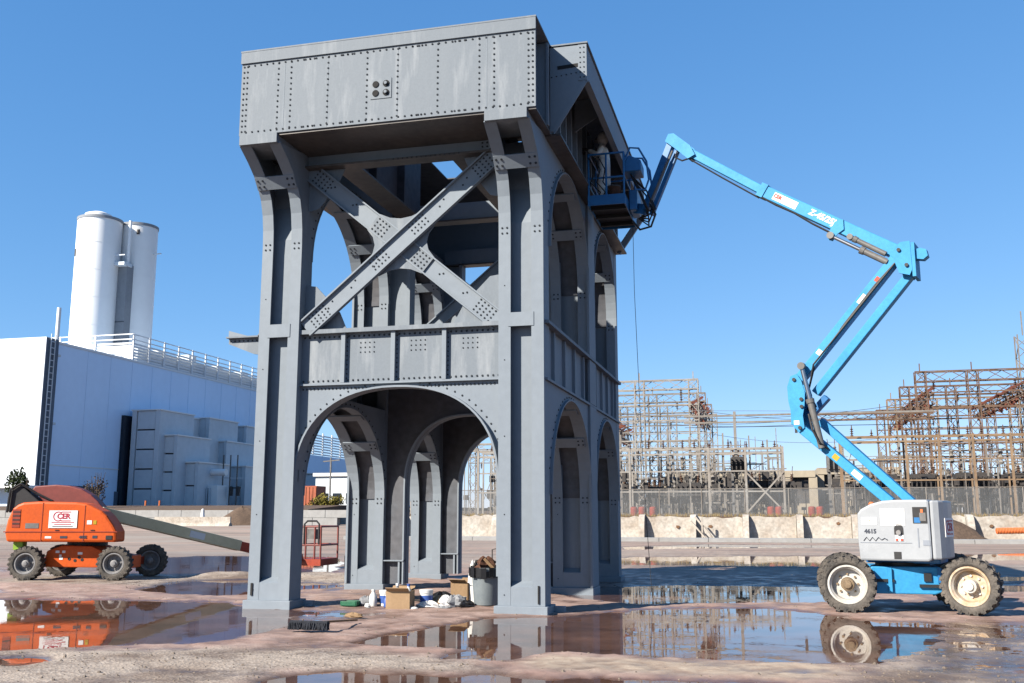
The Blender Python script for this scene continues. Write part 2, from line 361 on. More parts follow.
def ground_height(X, Y):
    fade = 1/(1+np.maximum(0, np.hypot(X, Y)-30)/25)
    h = 0.018*fbm(X*0.9, Y*0.9, 5)*fade + 0.042*fbm(X*2.6, Y*2.6, 5)*fade + 0.03*fbm(X*7.5+3, Y*7.5, 4)*fade
    # gravel ridges are rougher
    sd = np.full(X.shape, 1e9)
    wob = 0.75*fbm(X*1.1+5, Y*0.8+9, 5) + 0.30*fbm(X*4.3, Y*3.4, 4)
    for p in PUDDLES: sd = np.minimum(sd, poly_sd(p, X, Y))
    sdw = sd + wob*0.75
    dip = -0.095*smooth((0.16 - sdw)/0.62)
    h = h + dip
    # damp flats: shallow films of water lie here and there
    for p, dz in DAMP: h = h - dz*smooth((0.5 - poly_sd(p, X, Y) - 0.8*fbm(X*.8+2, Y*.8+4, 4))/1.0)
    for p, dz in RIDGES: h = h + dz*smooth((0.3 - poly_sd(p, X, Y) - 0.9*fbm(X*.9+7, Y*.9+3, 4))/1.0)*(0.75+0.9*fbm(X*2.2, Y*2.2, 3))
    # the far left climbs gently towards the power station
    h = h + 0.5*smooth((Y-28)/62)*smooth((-X-22)/20)
    return h, sdw
H, SDW = ground_height(GX, GY)
# keep the pads of the steel tower level
nx, ny = len(gx), len(gy)
verts = np.stack([GX.ravel(), GY.ravel(), H.ravel()], 1)
I = np.arange(nx*ny).reshape(nx, ny)
quads = np.stack([I[:-1,:-1].ravel(), I[1:,:-1].ravel(), I[1:,1:].ravel(), I[:-1,1:].ravel()], 1)
gm = bpy.data.meshes.new('ground')
gm.vertices.add(len(verts)); gm.vertices.foreach_set('co', verts.ravel())
gm.loops.add(quads.size); gm.loops.foreach_set('vertex_index', quads.ravel())
gm.polygons.add(len(quads)); gm.polygons.foreach_set('loop_start', np.arange(0, quads.size, 4)); gm.polygons.foreach_set('loop_total', np.full(len(quads), 4))
gm.polygons.foreach_set('use_smooth', np.ones(len(quads), bool))
gm.update(); gm.validate()
# zones of the surface itself: pinkish slab, tan gravel, grey dust (R, G, B of an attribute)
def zone(poly, soft=0.6, amp=1.0): return smooth(0.5 - (poly_sd(poly, GX, GY) + amp*fbm(GX*0.9+3, GY*0.9+1, 5))/(2*soft))
gravel = np.maximum.reduce([
    zone([(-14,1.4),(-13,4.0),(-10.5,2.4),(-5.2,2.2),(-5.0,1.3),(-9,1.2)], 0.3, 0.6)*0.0,
    zone([(-9,-7),(-4.9,-5.9),(-3.2,-5.2),(-1.4,-4.9),(0.4,-5.6),(0.9,-6.2),(-1.4,-6.6),(-1.5,-9),(-4,-12),(-9,-12)], 0.35, 0.5),
    zone([(-16,4.6),(-11,4.2),(-6,4.6),(-5.4,7.0),(-8,9.2),(-16,9)], 0.6, 0.8),
    zone([(5.2,-3.6),(6.6,0.2),(12,1.0),(12,-9),(4.2,-9),(4.6,-5)], 0.5, 0.8)])
far = smooth((GY-9)/8)*0.9
pale = zone([(1.2,-4.9),(2.5,-4.75),(4.2,-4.75),(4.6,-5.4),(3.9,-5.9),(1.2,-5.9),(0.9,-5.4)], 0.25, 0.35)
ca = gm.color_attributes.new('zone', 'FLOAT_COLOR', 'POINT')
cols = np.stack([gravel.ravel(), far.ravel(), pale.ravel(), np.ones(nx*ny)], 1).astype(np.float32)
ca.data.foreach_set('color', cols.ravel())

def ground_material():
    m = bpy.data.materials.new('ground'); m.use_nodes = True; nt = m.node_tree; N = nt.nodes; L = nt.links
    b = N['Principled BSDF']; g = N.new('ShaderNodeNewGeometry')
    def noise(sc_, det=6, rough=0.6, vec=None, dist=0.0):
        n = N.new('ShaderNodeTexNoise'); n.inputs['Scale'].default_value = sc_; n.inputs['Detail'].default_value = det; n.inputs['Roughness'].default_value = rough; n.inputs['Distortion'].default_value = dist
        L.new(vec or g.outputs['Position'], n.inputs['Vector']); return n.outputs['Fac']
    def rng_(v, a, b_, c, d):
        n = N.new('ShaderNodeMapRange'); n.inputs['From Min'].default_value = a; n.inputs['From Max'].default_value = b_; n.inputs['To Min'].default_value = c; n.inputs['To Max'].default_value = d; L.new(v, n.inputs['Value']); return n.outputs[0]
    def mixc(f, a, b_):
        n = N.new('ShaderNodeMix'); n.data_type = 'RGBA'; L.new(f, n.inputs[0])
        for s_, v in ((6, a), (7, b_)):
            if isinstance(v, tuple): n.inputs[s_].default_value = (*v, 1)
            else: L.new(v, n.inputs[s_])
        return n.outputs[2]
    def math_(op, a, b_):
        n = N.new('ShaderNodeMath'); n.operation = op
        for i, v in enumerate((a, b_)):
            if isinstance(v, (int, float)): n.inputs[i].default_value = v
            else: L.new(v, n.inputs[i])
        return n.outputs[0]
    at = N.new('ShaderNodeAttribute'); at.attribute_name = 'zone'; sp = N.new('ShaderNodeSeparateColor'); L.new(at.outputs['Color'], sp.inputs[0])
    ps = N.new('ShaderNodeSeparateXYZ'); L.new(g.outputs['Position'], ps.inputs[0])
    # pinkish slab: blotches of mud and cement
    slab = mixc(rng_(noise(0.7), 0.42, 0.62, 0, 1), (0.46, 0.33, 0.285), (0.40, 0.265, 0.22))
    slab = mixc(rng_(noise(3.2), 0.5, 0.72, 0, 0.6), slab, (0.55, 0.445, 0.40))
    slab = mixc(rng_(noise(13, 4), 0.55, 0.75, 0, 0.55), slab, (0.30, 0.19, 0.145))
    slab = mixc(rng_(noise(0.55, 9, 0.68, None, 0.6), 0.53, 0.62, 0, 0.75), slab, (0.27, 0.175, 0.135))
    slab = mixc(rng_(noise(1.9, 8, 0.7, None, 0.4), 0.57, 0.66, 0, 0.6), slab, (0.34, 0.235, 0.19))
    # gravel: coarse speckle
    vo = N.new('ShaderNodeTexVoronoi'); vo.inputs['Scale'].default_value = 28; L.new(g.outputs['Position'], vo.inputs['Vector'])
    vs = N.new('ShaderNodeSeparateColor'); L.new(vo.outputs['Color'], vs.inputs[0])
    grav = mixc(vs.outputs[0], (0.24, 0.19, 0.155), (0.56, 0.48, 0.41))
    grav = mixc(rng_(noise(1.1), 0.4, 0.65, 0, 0.75), grav, (0.50, 0.42, 0.35))
    grav = mixc(rng_(noise(0.45, 5), 0.48, 0.62, 0, 0.8), grav, (0.17, 0.115, 0.085))
    dust = mixc(rng_(noise(0.09, 8), 0.4, 0.62, 0, 1), (0.42, 0.375, 0.325), (0.36, 0.27, 0.22))
    # long bands left by vehicles
    mp = N.new('ShaderNodeMapping'); mp.inputs['Scale'].default_value = (0.03, 0.32, 1); mp.inputs['Rotation'].default_value = (0, 0, 0.12); L.new(g.outputs['Position'], mp.inputs['Vector'])
    dust = mixc(rng_(noise(1.0, 6, 0.6, mp.outputs[0]), 0.47, 0.6, 0, 0.75), dust, (0.50, 0.37, 0.30))
    dust = mixc(rng_(noise(2.3, 6, 0.6, mp.outputs[0]), 0.52, 0.66, 0, 0.8), dust, (0.19, 0.16, 0.14))
    pale = mixc(rng_(noise(5, 6), 0.4, 0.65, 0, 1), (0.56, 0.46, 0.36), (0.44, 0.33, 0.25))
    c = mixc(sp.outputs[0], slab, grav); c = mixc(sp.outputs[1], c, dust); c = mixc(sp.outputs[2], c, pale)
    # unseen ground behind the camera, added dark to cut bounce light
    unseen_dark = mixc(rng_(noise(1.5, 6), 0.4, 0.65, 0, 1), (0.045, 0.047, 0.052), (0.075, 0.075, 0.08))
    c = mixc(rng_(math_('ADD', ps.outputs[1], rng_(noise(0.5), 0.3, 0.7, -1, 1)), -10.5, -9.0, 1, 0), c, unseen_dark)
    # fine speckle
    c = mixc(rng_(noise(70, 3), 0.58, 0.72, 0, 0.35), c, (0.16, 0.115, 0.09))
    # damp margin just above the water line is darker and smoother
    wob = rng_(noise(2.2, 6), 0.3, 0.7, -0.012, 0.012)
    zz = math_('ADD', ps.outputs[2], wob)
    wet = rng_(zz, -0.026, 0.008, 1, 0); wet = math_('MULTIPLY', wet, math_('SUBTRACT', 1.0, math_('MULTIPLY', sp.outputs[1], 0.55)))
    n = N.new('ShaderNodeMix'); n.data_type = 'RGBA'; n.blend_type = 'MULTIPLY'; L.new(wet, n.inputs[0]); L.new(c, n.inputs[6]); n.inputs[7].default_value = (0.42, 0.36, 0.34, 1)
    sk = N.new('ShaderNodeVectorMath'); sk.operation = 'SCALE'; sk.inputs['Scale'].default_value = 0.57; L.new(n.outputs[2], sk.inputs[0])
    L.new(sk.outputs[0], b.inputs['Base Color'])
    L.new(rng_(wet, 0, 1, 0.93, 0.22), b.inputs['Roughness'])
    L.new(rng_(wet, 0, 1, 0.25, 0.5), b.inputs['Specular IOR Level'])
    bp = N.new('ShaderNodeBump'); bp.inputs['Distance'].default_value = 0.025
    L.new(math_('MULTIPLY', math_('SUBTRACT', 1.05, wet), 0.55), bp.inputs['Strength'])
    hh = math_('ADD', noise(9, 8, 0.7), math_('MULTIPLY', vo.outputs['Distance'], math_('MULTIPLY', sp.outputs[0], 0.6)))
    L.new(hh, bp.inputs['Height']); L.new(bp.outputs[0], b.inputs['Normal'])
    return m
gm.materials.append(ground_material())
ground = bpy.data.objects.new('ground', gm); COL.objects.link(ground); struct(ground)

def water_material():
    m = bpy.data.materials.new('muddy_water'); m.use_nodes = True; nt = m.node_tree; N = nt.nodes; L = nt.links
    out = N['Material Output']; N.remove(N['Principled BSDF'])
    fr = N.new('ShaderNodeFresnel'); fr.inputs['IOR'].default_value = 1.33
    gl = N.new('ShaderNodeBsdfGlossy'); gl.inputs['Roughness'].default_value = 0.02; gl.inputs['Color'].default_value = (1, 1, 1, 1)
    tr = N.new('ShaderNodeBsdfTransparent'); tr.inputs['Color'].default_value = (0.62, 0.50, 0.42, 1)
    df = N.new('ShaderNodeBsdfDiffuse'); df.inputs['Color'].default_value = (0.135, 0.07, 0.047, 1)
    mu = N.new('ShaderNodeMixShader'); mu.inputs[0].default_value = 0.6
    mx = N.new('ShaderNodeMixShader'); g = N.new('ShaderNodeNewGeometry')
    mp = N.new('ShaderNodeMapping'); mp.inputs['Scale'].default_value = (1.0, 0.5, 1); L.new(g.outputs['Position'], mp.inputs['Vector'])
    n = N.new('ShaderNodeTexNoise'); n.inputs['Scale'].default_value = 2.6; n.inputs['Detail'].default_value = 3; L.new(mp.outputs[0], n.inputs['Vector'])
    bp = N.new('ShaderNodeBump'); bp.inputs['Strength'].default_value = 0.05; bp.inputs['Distance'].default_value = 0.02; L.new(n.outputs['Fac'], bp.inputs['Height'])
    L.new(bp.outputs[0], gl.inputs['Normal']); L.new(bp.outputs[0], fr.inputs['Normal'])
    n2 = N.new('ShaderNodeTexNoise'); n2.inputs['Scale'].default_value = 0.9; n2.inputs['Detail'].default_value = 8; n2.inputs['Roughness'].default_value = 0.65; L.new(g.outputs['Position'], n2.inputs['Vector'])
    m2 = N.new('ShaderNodeMapRange'); m2.inputs['From Min'].default_value = 0.35; m2.inputs['From Max'].default_value = 0.65; m2.inputs['To Min'].default_value = 0.35; m2.inputs['To Max'].default_value = 0.9; L.new(n2.outputs['Fac'], m2.inputs['Value']); L.new(m2.outputs[0], mu.inputs[0])
    r3 = N.new('ShaderNodeMapRange'); r3.inputs['From Min'].default_value = 0.5; r3.inputs['From Max'].default_value = 0.75; r3.inputs['To Min'].default_value = 0.012; r3.inputs['To Max'].default_value = 0.10; L.new(n2.outputs['Fac'], r3.inputs['Value']); L.new(r3.outputs[0], gl.inputs['Roughness'])
    L.new(tr.outputs[0], mu.inputs[1]); L.new(df.outputs[0], mu.inputs[2])
    L.new(fr.outputs[0], mx.inputs[0]); L.new(mu.outputs[0], mx.inputs[1]); L.new(gl.outputs[0], mx.inputs[2]); L.new(mx.outputs[0], out.inputs['Surface'])
    return m
# the standing water: cells of one level sheet wherever the ground lies below it
under = (H[:-1,:-1] < WATER_Z+0.004) | (H[1:,:-1] < WATER_Z+0.004) | (H[1:,1:] < WATER_Z+0.004) | (H[:-1,1:] < WATER_Z+0.004)
wq = quads[under.ravel()]; used, inv = np.unique(wq, return_inverse=True)
wv = verts[used].copy(); wv[:,2] = WATER_Z
wm = bpy.data.meshes.new('puddle_water'); wm.from_pydata(wv.tolist(), [], inv.reshape(-1, 4).tolist()); wm.materials.append(water_material())
water = bpy.data.objects.new('puddle_water', wm); COL.objects.link(water); struct(water)

# loose stones: one mass of small angular pebbles on the gravel and at the shores
def pebbles():
    mb = MB(); cnt = 0
    def stone(x, y, z, r):
        a = random.random()*6.28; vs = []
        for k in range(5):
            t = a + k*1.2566; q = r*random.uniform(0.7, 1.15); vs.append((x+math.cos(t)*q, y+math.sin(t)*q*random.uniform(0.7,1), z-0.2*r))
        vs.append((x+random.uniform(-.3,.3)*r, y+random.uniform(-.3,.3)*r, z+r*random.uniform(0.45, 0.85)))
        vs2 = [((vx+x)/2+random.uniform(-.1,.1)*r, (vy+y)/2, z+r*0.45) for vx, vy, vz in vs[:5]]
        mb.add(vs+vs2, [(k,(k+1)%5,6+(k+1)%5,6+k) for k in range(5)] + [(6+k,6+(k+1)%5,5) for k in range(5)])
    gi = np.argwhere(gravel > 0.35)
    X = rng.uniform(-12, 10, 60000); Y = rng.uniform(-9.5, 9.5, 60000); h, sdw = ground_height(X, Y)
    ix = np.clip(np.searchsorted(gx, X), 0, nx-1); iy = np.clip(np.searchsorted(gy, Y), 0, ny-1); gv = gravel[ix, iy]
    pr = np.where(gv > 0.4, 0.20, 0.012) + np.where((sdw > 0.0) & (sdw < 0.3), 0.10, 0)
    keep = (rng.random(len(X)) < pr) & (h > WATER_Z+0.004)
    for x, y, z in zip(X[keep], Y[keep], h[keep]):
        stone(x, y, z, random.choice((0.006, 0.008, 0.010, 0.012, 0.016, 0.024))*random.uniform(0.8, 1.3))
    o = mb.build('loose_gravel', 'stone', kind='stuff'); tag(o, 'loose pebbles and gravel scattered on the muddy ground', 'gravel')
pebbles()

# ------------------------------------------------------------------ raised ground behind the walls
mb = MB(); mb.prism([(54.9,-2),(54.9,1.5),(60,1.62),(75,1.7),(400,2.0),(400,-2)], YZ, -24, 400)
struct(mb.build('yard_terrain', 'dirt'))
mb = MB(); mb.prism([(86.0,-2),(86.0,2.2),(96,2.75),(500,3.0),(500,-2)], YZ, -420, -46)
struct(mb.build('terrace_terrain', 'dirt'))
mb = MB(); mb.prism([(100.0,-2),(100.0,1.7),(130,2.2),(500,2.4),(500,-2)], YZ, -45.9, -24.1)
struct(mb.build('bank_terrain', 'dirt'))

# ------------------------------------------------------------------ retaining wall with piers (right, behind)
wall = thing('retaining_wall', (0, 54.5, 0), 'long stained concrete retaining wall with piers below the switchyard fence', 'wall')
px_piers = [x for x in np.arange(-23, 46, 3.55)]
for i, x in enumerate(px_piers):
    mb = MB(); top = 1.55 + random.uniform(-0.05, 0.06)
    n = 9; pts = [(x+0.42, -0.3)] + [(x+0.42+(3.1)*k/n, -0.3) for k in range(1, n+1)]
    up = [(x+0.42+3.1*k/n, top + random.uniform(-0.13, 0.05)) for k in range(n, -1, -1)]
    mb.prism(pts+up, XZ, 54.4+random.uniform(-.04,.04), 54.9)
    mb.build('wall_panel', 'concrete', wall)
    mb = MB(); mb.prism([(54.9,-.3),(54.9,1.66),(54.2,1.62),(53.95,1.45),(53.7,0.9),(53.55,-.3)], YZ, x, x+0.41)
    mb.build('pier', 'concrete', wall)
    if i % 3 != 1:
        mb = MB(); cx = x+random.uniform(1, 2.8); cz = random.uniform(0.8, 1.3); n = 15
        mb.prism([(cx+math.cos(t)*random.uniform(.10,.17), cz+math.sin(t)*random.uniform(.07,.13)) for t in np.linspace(0, 5.9, n)], XZ, 54.325, 54.345)
        mb.build('rust_stain', 'rust_stain', wall)
mb = MB(); mb.box((-0.9,53.2,-.2), (-0.78,53.32,1.5)); mb.bar((-1.3,53.4,1.5), (-0.2,53.2,0.1), 0.12)
mb.bar((-1.6,53.3,1.2), (-0.6,53.0,0.05), 0.1)
tag(mb.build('timber_prop', 'concrete'), 'pale broken timbers leaning on the concrete retaining wall', 'timber')
kerb = MB()
for k in range(24): kerb.prism([(46.0,-.1),(46.0,0.2),(46.15,0.24),(46.6,0.24),(46.7,-.1)], YZ, -24+3.0*k, -24+3.0*k+2.97)
tag(kerb.build('concrete_kerb', 'concrete_grey'), 'long low pale grey kerb lying in front of the retaining wall', 'kerb')

# ------------------------------------------------------------------ fence on the wall
fence = thing('chain_link_fence', (0, 56.2, 1.5), 'grey chain link fence with steel posts along the retaining wall top', 'fence')
posts = np.arange(-22, 48, 3.0)
pm = MB().tube([(0,0,0),(0,0,1.95)], 0.04, 6).mesh('post', 'yard_grey', (0,0,0))
for x in posts: link('post', pm, fence, (x, 56.2, 1.52))
for x in posts[:-1]:
    mb = MB(); mb.add([(x,56.2,1.55),(x+3,56.2,1.55),(x+3,56.2,3.4),(x,56.2,3.4)], [(0,1,2,3)]); mb.build('mesh_panel', 'chain_link', fence)
mb = MB(); mb.tube([(posts[0],56.2,3.45),(posts[-1],56.2,3.45)], 0.03, 6); mb.build('top_rail', 'yard_grey', fence)
# small red drums along the fence
RED = [(634, 'leftmost red drum by the fence, close to the steel tower'), (642, 'second red drum from the steel tower along the fence'), (653, 'third red drum along the fence, left of the bent timbers'),
       (771, 'left one of two red drums below the braced pale frame'), (779, 'right one of two red drums below the braced pale frame'), (812, 'red drum at the fence left of the blue lift hood'), (820, 'red drum at the fence beside the blue lift hood')]
for x, lab in RED:
    p = on_y(x, 510, 57.0); mb = MB()
    mb.lathe([(0,.24),(.05,.27),(.2,.25),(.25,.27),(.4,.25),(.45,.27),(.62,.24),(.66,.12)], (p.x, 57.0, 1.55), (0,0,1), 12)
    tag(mb.build('red_drum', 'safety_red', origin=(p.x,57,1.55), smooth=True), lab, 'drum', 'red drums along the fence')
# dry weeds along the wall top, uncountable
mb = MB()
for k in range(2600):
    x = random.uniform(-23, 46); y = random.uniform(54.95, 56.1); h = random.uniform(.06, .34); a = random.uniform(-.15, .15)
    mb.add([(x-.03,y,1.48),(x+.03,y,1.48),(x+a,y+random.uniform(-.1,.1),1.5+h)], [(0,1,2)])
o = mb.build('dry_grass', 'dry_grass', kind='stuff'); tag(o, 'dry brown weeds on top of the retaining wall', 'grass')

# ------------------------------------------------------------------ switchyard
def lattice(mb, p, q, w, t, n, h=None):
    """square lattice member from p to q: four chords and zigzag lacing"""
    p = Vector(p); q = Vector(q); d = (q-p); L = d.length; d /= L; h = h or w
    u = Vector((0,0,1)) if abs(d.z) < 0.9 else Vector((1,0,0)); a = d.cross(u).normalized(); b = a.cross(d)
    C = [(a*i*w/2 + b*j*h/2) for i, j in ((-1,-1),(1,-1),(1,1),(-1,1))]
    for c in C: mb.bar(p+c, q+c, t, t, up=b)
    for k in range(n):
        s, e = p+d*(L*k/n), p+d*(L*(k+1)/n)
        for f in range(4):
            c0, c1 = C[f], C[(f+1)%4]
            if (k+f) % 2: c0, c1 = c1, c0
            mb.bar(s+c0, e+c1, t*0.62, t*0.62, up=b)
    return mb
def column_mesh(h, m, w=0.9): 
    return lattice(MB(), (0,0,0), (0,0,h), w, 0.085, int(h/1.0)).mesh('lattice_column', m, (0,0,0))
ROWS_Y = [80.0, 91.3, 103.0, 115.0]
def gantry(X0, X1, Y, xs, m, h, label, cat='gantry', ztop=14.5, zlow=8.3, group=None, mid=None):
    t = thing('switchyard_gantry', (X0, Y, 1.7), label, cat, group)
    cm = column_mesh(ztop-1.7, m)
    for x in xs: link('lattice_column', cm, t, (x, Y, 1.7))
    lattice(MB(), (X0,Y,ztop-0.45), (X1,Y,ztop-0.45), 0.9, 0.09, int((X1-X0)/1.5)).build('top_beam', m, t)
    lattice(MB(), (X0,Y,zlow), (X1,Y,zlow), 0.7, 0.085, int((X1-X0)/1.5)).build('lower_beam', m, t)
    if mid:
        for z in mid: MB().bar((X0,Y,z), (X1,Y,z), 0.12).build('bus_pipe', m, t)
    for x in xs[::1]:
        mb = MB(); mb.bar((x,Y,ztop), (x,Y,ztop+0.8), 0.09); mb.build('finial', m, t)
    x = X0+1.6
    while x < X1-1:
        if random.random() < 0.75:
            z = random.choice((ztop-0.9, ztop-0.9, zlow-0.35)); k = random.randint(3, 6); mb = MB()
            mb.lathe([(0,.04)]+sum([[(-.09-i*.17,.05),(-.13-i*.17,.17),(-.17-i*.17,.06)] for i in range(k)], [])+[(-.2-k*.17,.04)], (x,Y,z), (0,0,1), 7)
            mb.build('insulator_string', random.choice(('porcelain','equip_grey','yard_rust')), t)
        x += random.uniform(1.6, 3.2)
    return t
lab_l = ['tall grey lattice gantry, nearest of the rows beside the steel tower', 'grey lattice gantry, second row back beside the steel tower',
         'grey lattice gantry, third row back beside the steel tower', 'grey lattice gantry, farthest row back beside the steel tower']
lab_r = ['tall rusty lattice gantry, nearest of the rows right of the blue lift', 'rusty lattice gantry, second row back right of the blue lift',
         'rusty lattice gantry, third row back right of the blue lift', 'rusty lattice gantry, farthest row back right of the blue lift']
for k, Y in enumerate(ROWS_Y):
    gantry(-32.5, -2.5, Y, [-32, -22.6, -13.0, -8.2, -3.0], ('yard_pale','yard_grey','yard_grey','yard_pale')[k], 0, lab_l[k], group='left rows of lattice gantries', mid=[10.6-0.2*k, 12.1])
    gantry(17.0, 47.0, Y, [17.5, 21.9, 30.2, 38.6, 46.5], ('yard_rust','yard_rust','yard_tan','yard_rust')[k], 0, lab_r[k], group='right rows of lattice gantries', mid=[11.2, 12.6-0.2*k])
# beams that run away from the viewer across the rows, carrying red switch arms
def cross_beam(x, z, m, label, y0, y1):
    t = thing('switch_beam', (x, 80, z), label, 'beam')
    lattice(MB(), (x,y0,z), (x,y1,z), 1.0, 0.10, int((y1-y0)/1.4)).build('lattice_beam', m, t)
    mb = MB()
    for k in range(int((y1-y0)/.8)):
        y = y0+.4+k*.8; mb.bar((x-0.8,y,z+0.35), (x+0.8,y+0.3,z+1.2+random.uniform(-.2,.2)), 0.13)
        mb.bar((x+random.uniform(-.6,.6),y,z-0.9), (x,y,z), 0.16)
    mb.build('switch_arm', 'red_rust', t)
cross_beam(-3.5, 12.6, 'yard_pale', 'lattice beam with rusty switch arms atop the left gantries', 88, 107)
cross_beam(19.0, 12.7, 'yard_rust', 'lattice beam with red switch arms at the left end of the rusty gantries', 86, 114)
cross_beam(27.0, 13.0, 'yard_rust', 'long lattice beam with red switch arms amid the rusty gantries', 82, 107)
cross_beam(-13.5, 11.0, 'yard_grey', 'lattice beam with switch arms next to the steel tower edge', 80, 110)
# tall lattice mast at the right edge
t = thing('lattice_mast', (27.3, 84, 1.7), 'tall lattice mast at the right edge of the picture', 'mast')
lattice(MB(), (27.3,84,1.7), (27.3,84,18.2), 1.2, 0.10, 15).build('mast_column', 'yard_grey', t)
MB().bar((27.3,84,18.2), (27.3,84,20.5), 0.1).build('mast_top', 'yard_grey', t)
# front frames of the yard
def frame(name, label, xs, Y, z, m, depth=1.6, brace=None, rails=(0, -0.42), group=None):
    t = thing(name, (xs[0], Y, 1.65), label, 'frame', group)
    for x in xs:
        MB().bar((x,Y,1.6), (x,Y,z+0.1), 0.17).build('post', m, t); MB().bar((x,Y+depth,1.6), (x,Y+depth,z+0.1), 0.12).build('post', m, t)
    for dz in rails:
        MB().bar((xs[0],Y,z+dz), (xs[-1],Y,z+dz), 0.12).build('rail', m, t); MB().bar((xs[0],Y+depth,z+dz), (xs[-1],Y+depth,z+dz), 0.10).build('rail', m, t)
    for zz in (z-1.9, z-3.6):
        MB().bar((xs[0],Y+0.02,zz), (xs[-1],Y+0.02,zz), 0.11).build('cross_rail', m, t)
    if brace:
        for a, b in brace:
            MB().bar((a,Y-.1,1.8), (b,Y-.1,z-2.0), 0.13).build('brace', m, t); MB().bar((b,Y-.16,1.8), (a,Y-.16,z-2.0), 0.13).build('brace', m, t)
    x = xs[0]+1
    while x < xs[-1]:
        mb = MB(); k = random.randint(2,4)
        mb.lathe([(0,.03)]+sum([[(.1+i*.18,.05),(.15+i*.18,.16),(.2+i*.18,.06)] for i in range(k)], [])+[(.3+k*.18,.03)], (x,Y+depth/2,z), (0,0,1), 7)
        mb.build('insulator', 'porcelain', t); x += random.uniform(0.9, 1.7)
    return t
frame('bus_support', 'pale steel bus frame with crossed braces between two posts', [-21.5, -13.2, -7.9, -1.2, 1.85, 4.9], 69.5, 7.15, 'yard_pale', brace=[(1.85, 4.9)])
frame('bus_support', 'rusty tan steel bus frame with tall posts behind the blue lift', [9.6, 14.7, 17.2, 19.8, 22.6, 25.4, 28.3, 31.3], 70.5, 8.0, 'yard_tan')
# high bus pipes with a pole between the two halves of the yard
t = bus_line = thing('bus_line', (1.0, 74, 1.65), 'pair of high bus pipes on a slim pole with wires between the gantry groups', 'pole')
for z in (10.35, 9.75): MB().bar((-3.5,74,z), (17.6,74,z), 0.15).build('bus_pipe', 'yard_grey', t)
MB().bar((0.95,74,1.6), (0.95,74,10.7), 0.24).build('pole', 'yard_grey', t)
mb = MB(); mb.bar((6.2,74,9.7), (6.2,74,8.7), 0.22); mb.build('hanging_insulator', 'equip_dark', t)
mb = MB(); mb.bar((-3.5,74.6,9.4), (17.6,74.6,9.3), 0.05); mb.bar((-3.5,74,10.9), (17.6,75,10.4), 0.03); mb.build('wire', 'wire', t)
lattice(MB(), (7.9,73.5,9.95), (17.4,73.5,9.9), 0.5, 0.08, 10).build('lattice_beam', 'yard_rust', t)
# breakers and transformers: a tank with fins, bushings on top, standing on legs
def breaker(x, y, w, h, m, label, z0=1.7, legs=1.1, cat='transformer'):
    t = thing('transformer', (x, y, z0), label, cat, 'dark transformers and breakers of the switchyard')
    mb = MB(); mb.box((x-w/2, y-w*.35, z0+legs), (x+w/2, y+w*.35, z0+legs+h)); mb.box((x-w*.42, y-w*.3, z0+legs+h), (x+w*.42, y+w*.3, z0+legs+h+.12)); mb.build('tank', m, t)
    n = max(3, int(w/0.35))
    mb = MB()
    for k in range(n):
        xx = x-w/2+.15+(w-.3)*k/(n-1); mb.box((xx-.05, y-w*.35-.4, z0+legs+.15*h), (xx+.05, y-w*.35-.01, z0+legs+.9*h))
    mb.build('cooling_fins', m, t)
    for s in (-1, 1):
        MB().box((x+s*w*.4-.1, y-.3, z0-.2), (x+s*w*.4+.1, y+.3, z0+legs)).build('leg', 'equip_grey', t)
    for k in range(3):
        xx = x-w*.3+w*.3*k; k2 = 4; mb = MB()
        mb.lathe([(0,.09)]+sum([[(.08+i*.16,.08),(.13+i*.16,.17),(.18+i*.16,.08)] for i in range(k2)], [])+[(.25+k2*.16,.03),(.75+k2*.16,.03)], (xx, y, z0+legs+h+.1), (0.12*(k-1),0,1), 8)
        mb.build('bushing', 'porcelain', t)
places = [(-18.5,74,2.6,1.9,'leftmost transformer seen through the near arch of the steel tower'), (-14.8,75,2.4,1.7,'transformer seen through the arch, second from its left edge'),
          (-9.3,76,2.2,1.6,'dark transformer just right of the steel tower'), (-6.4,75,1.5,1.3,'small dark breaker between the pale gantry columns'), (-3.4,77,2.4,1.7,'dark transformer at the right end of the pale gantries'),
          (1.2,73,1.4,1.2,'high dark breaker box under the slim pole'), (2.9,76,2.0,1.8,'dark transformer behind the crossed braces, left one'), (5.0,78,2.2,1.8,'dark transformer behind the crossed braces, right one'),
          (9.4,75,1.5,1.4,'tall grey transformer left of the blue arm'), (13.2,76,2.2,2.0,'dark transformer behind the lower blue arms'), (16.8,77,2.6,2.3,'dark transformer just above the blue lift hood'),
          (20.6,77,2.6,2.4,'black transformer, second right of the hood'), (24.4,77,2.6,2.3,'black transformer, third right of the hood'), (28.4,78,2.8,2.3,'black transformer at the right edge of the yard'),
          (-16.0,86,2.2,1.7,'far transformer behind the arch, deeper row'), (18.8,88,2.4,2.2,'far dark transformer in the deeper row right of the hood'), (26.6,89,2.6,2.2,'far dark transformer in the deeper row at the right')]
for i, (x, y, w, h, lab) in enumerate(places):
    high = x == 1.2 or x == 9.4
    breaker(x, y, w, h, 'equip_grey' if x == 9.4 else 'equip_dark', lab, legs=3.6 if high else 1.0)
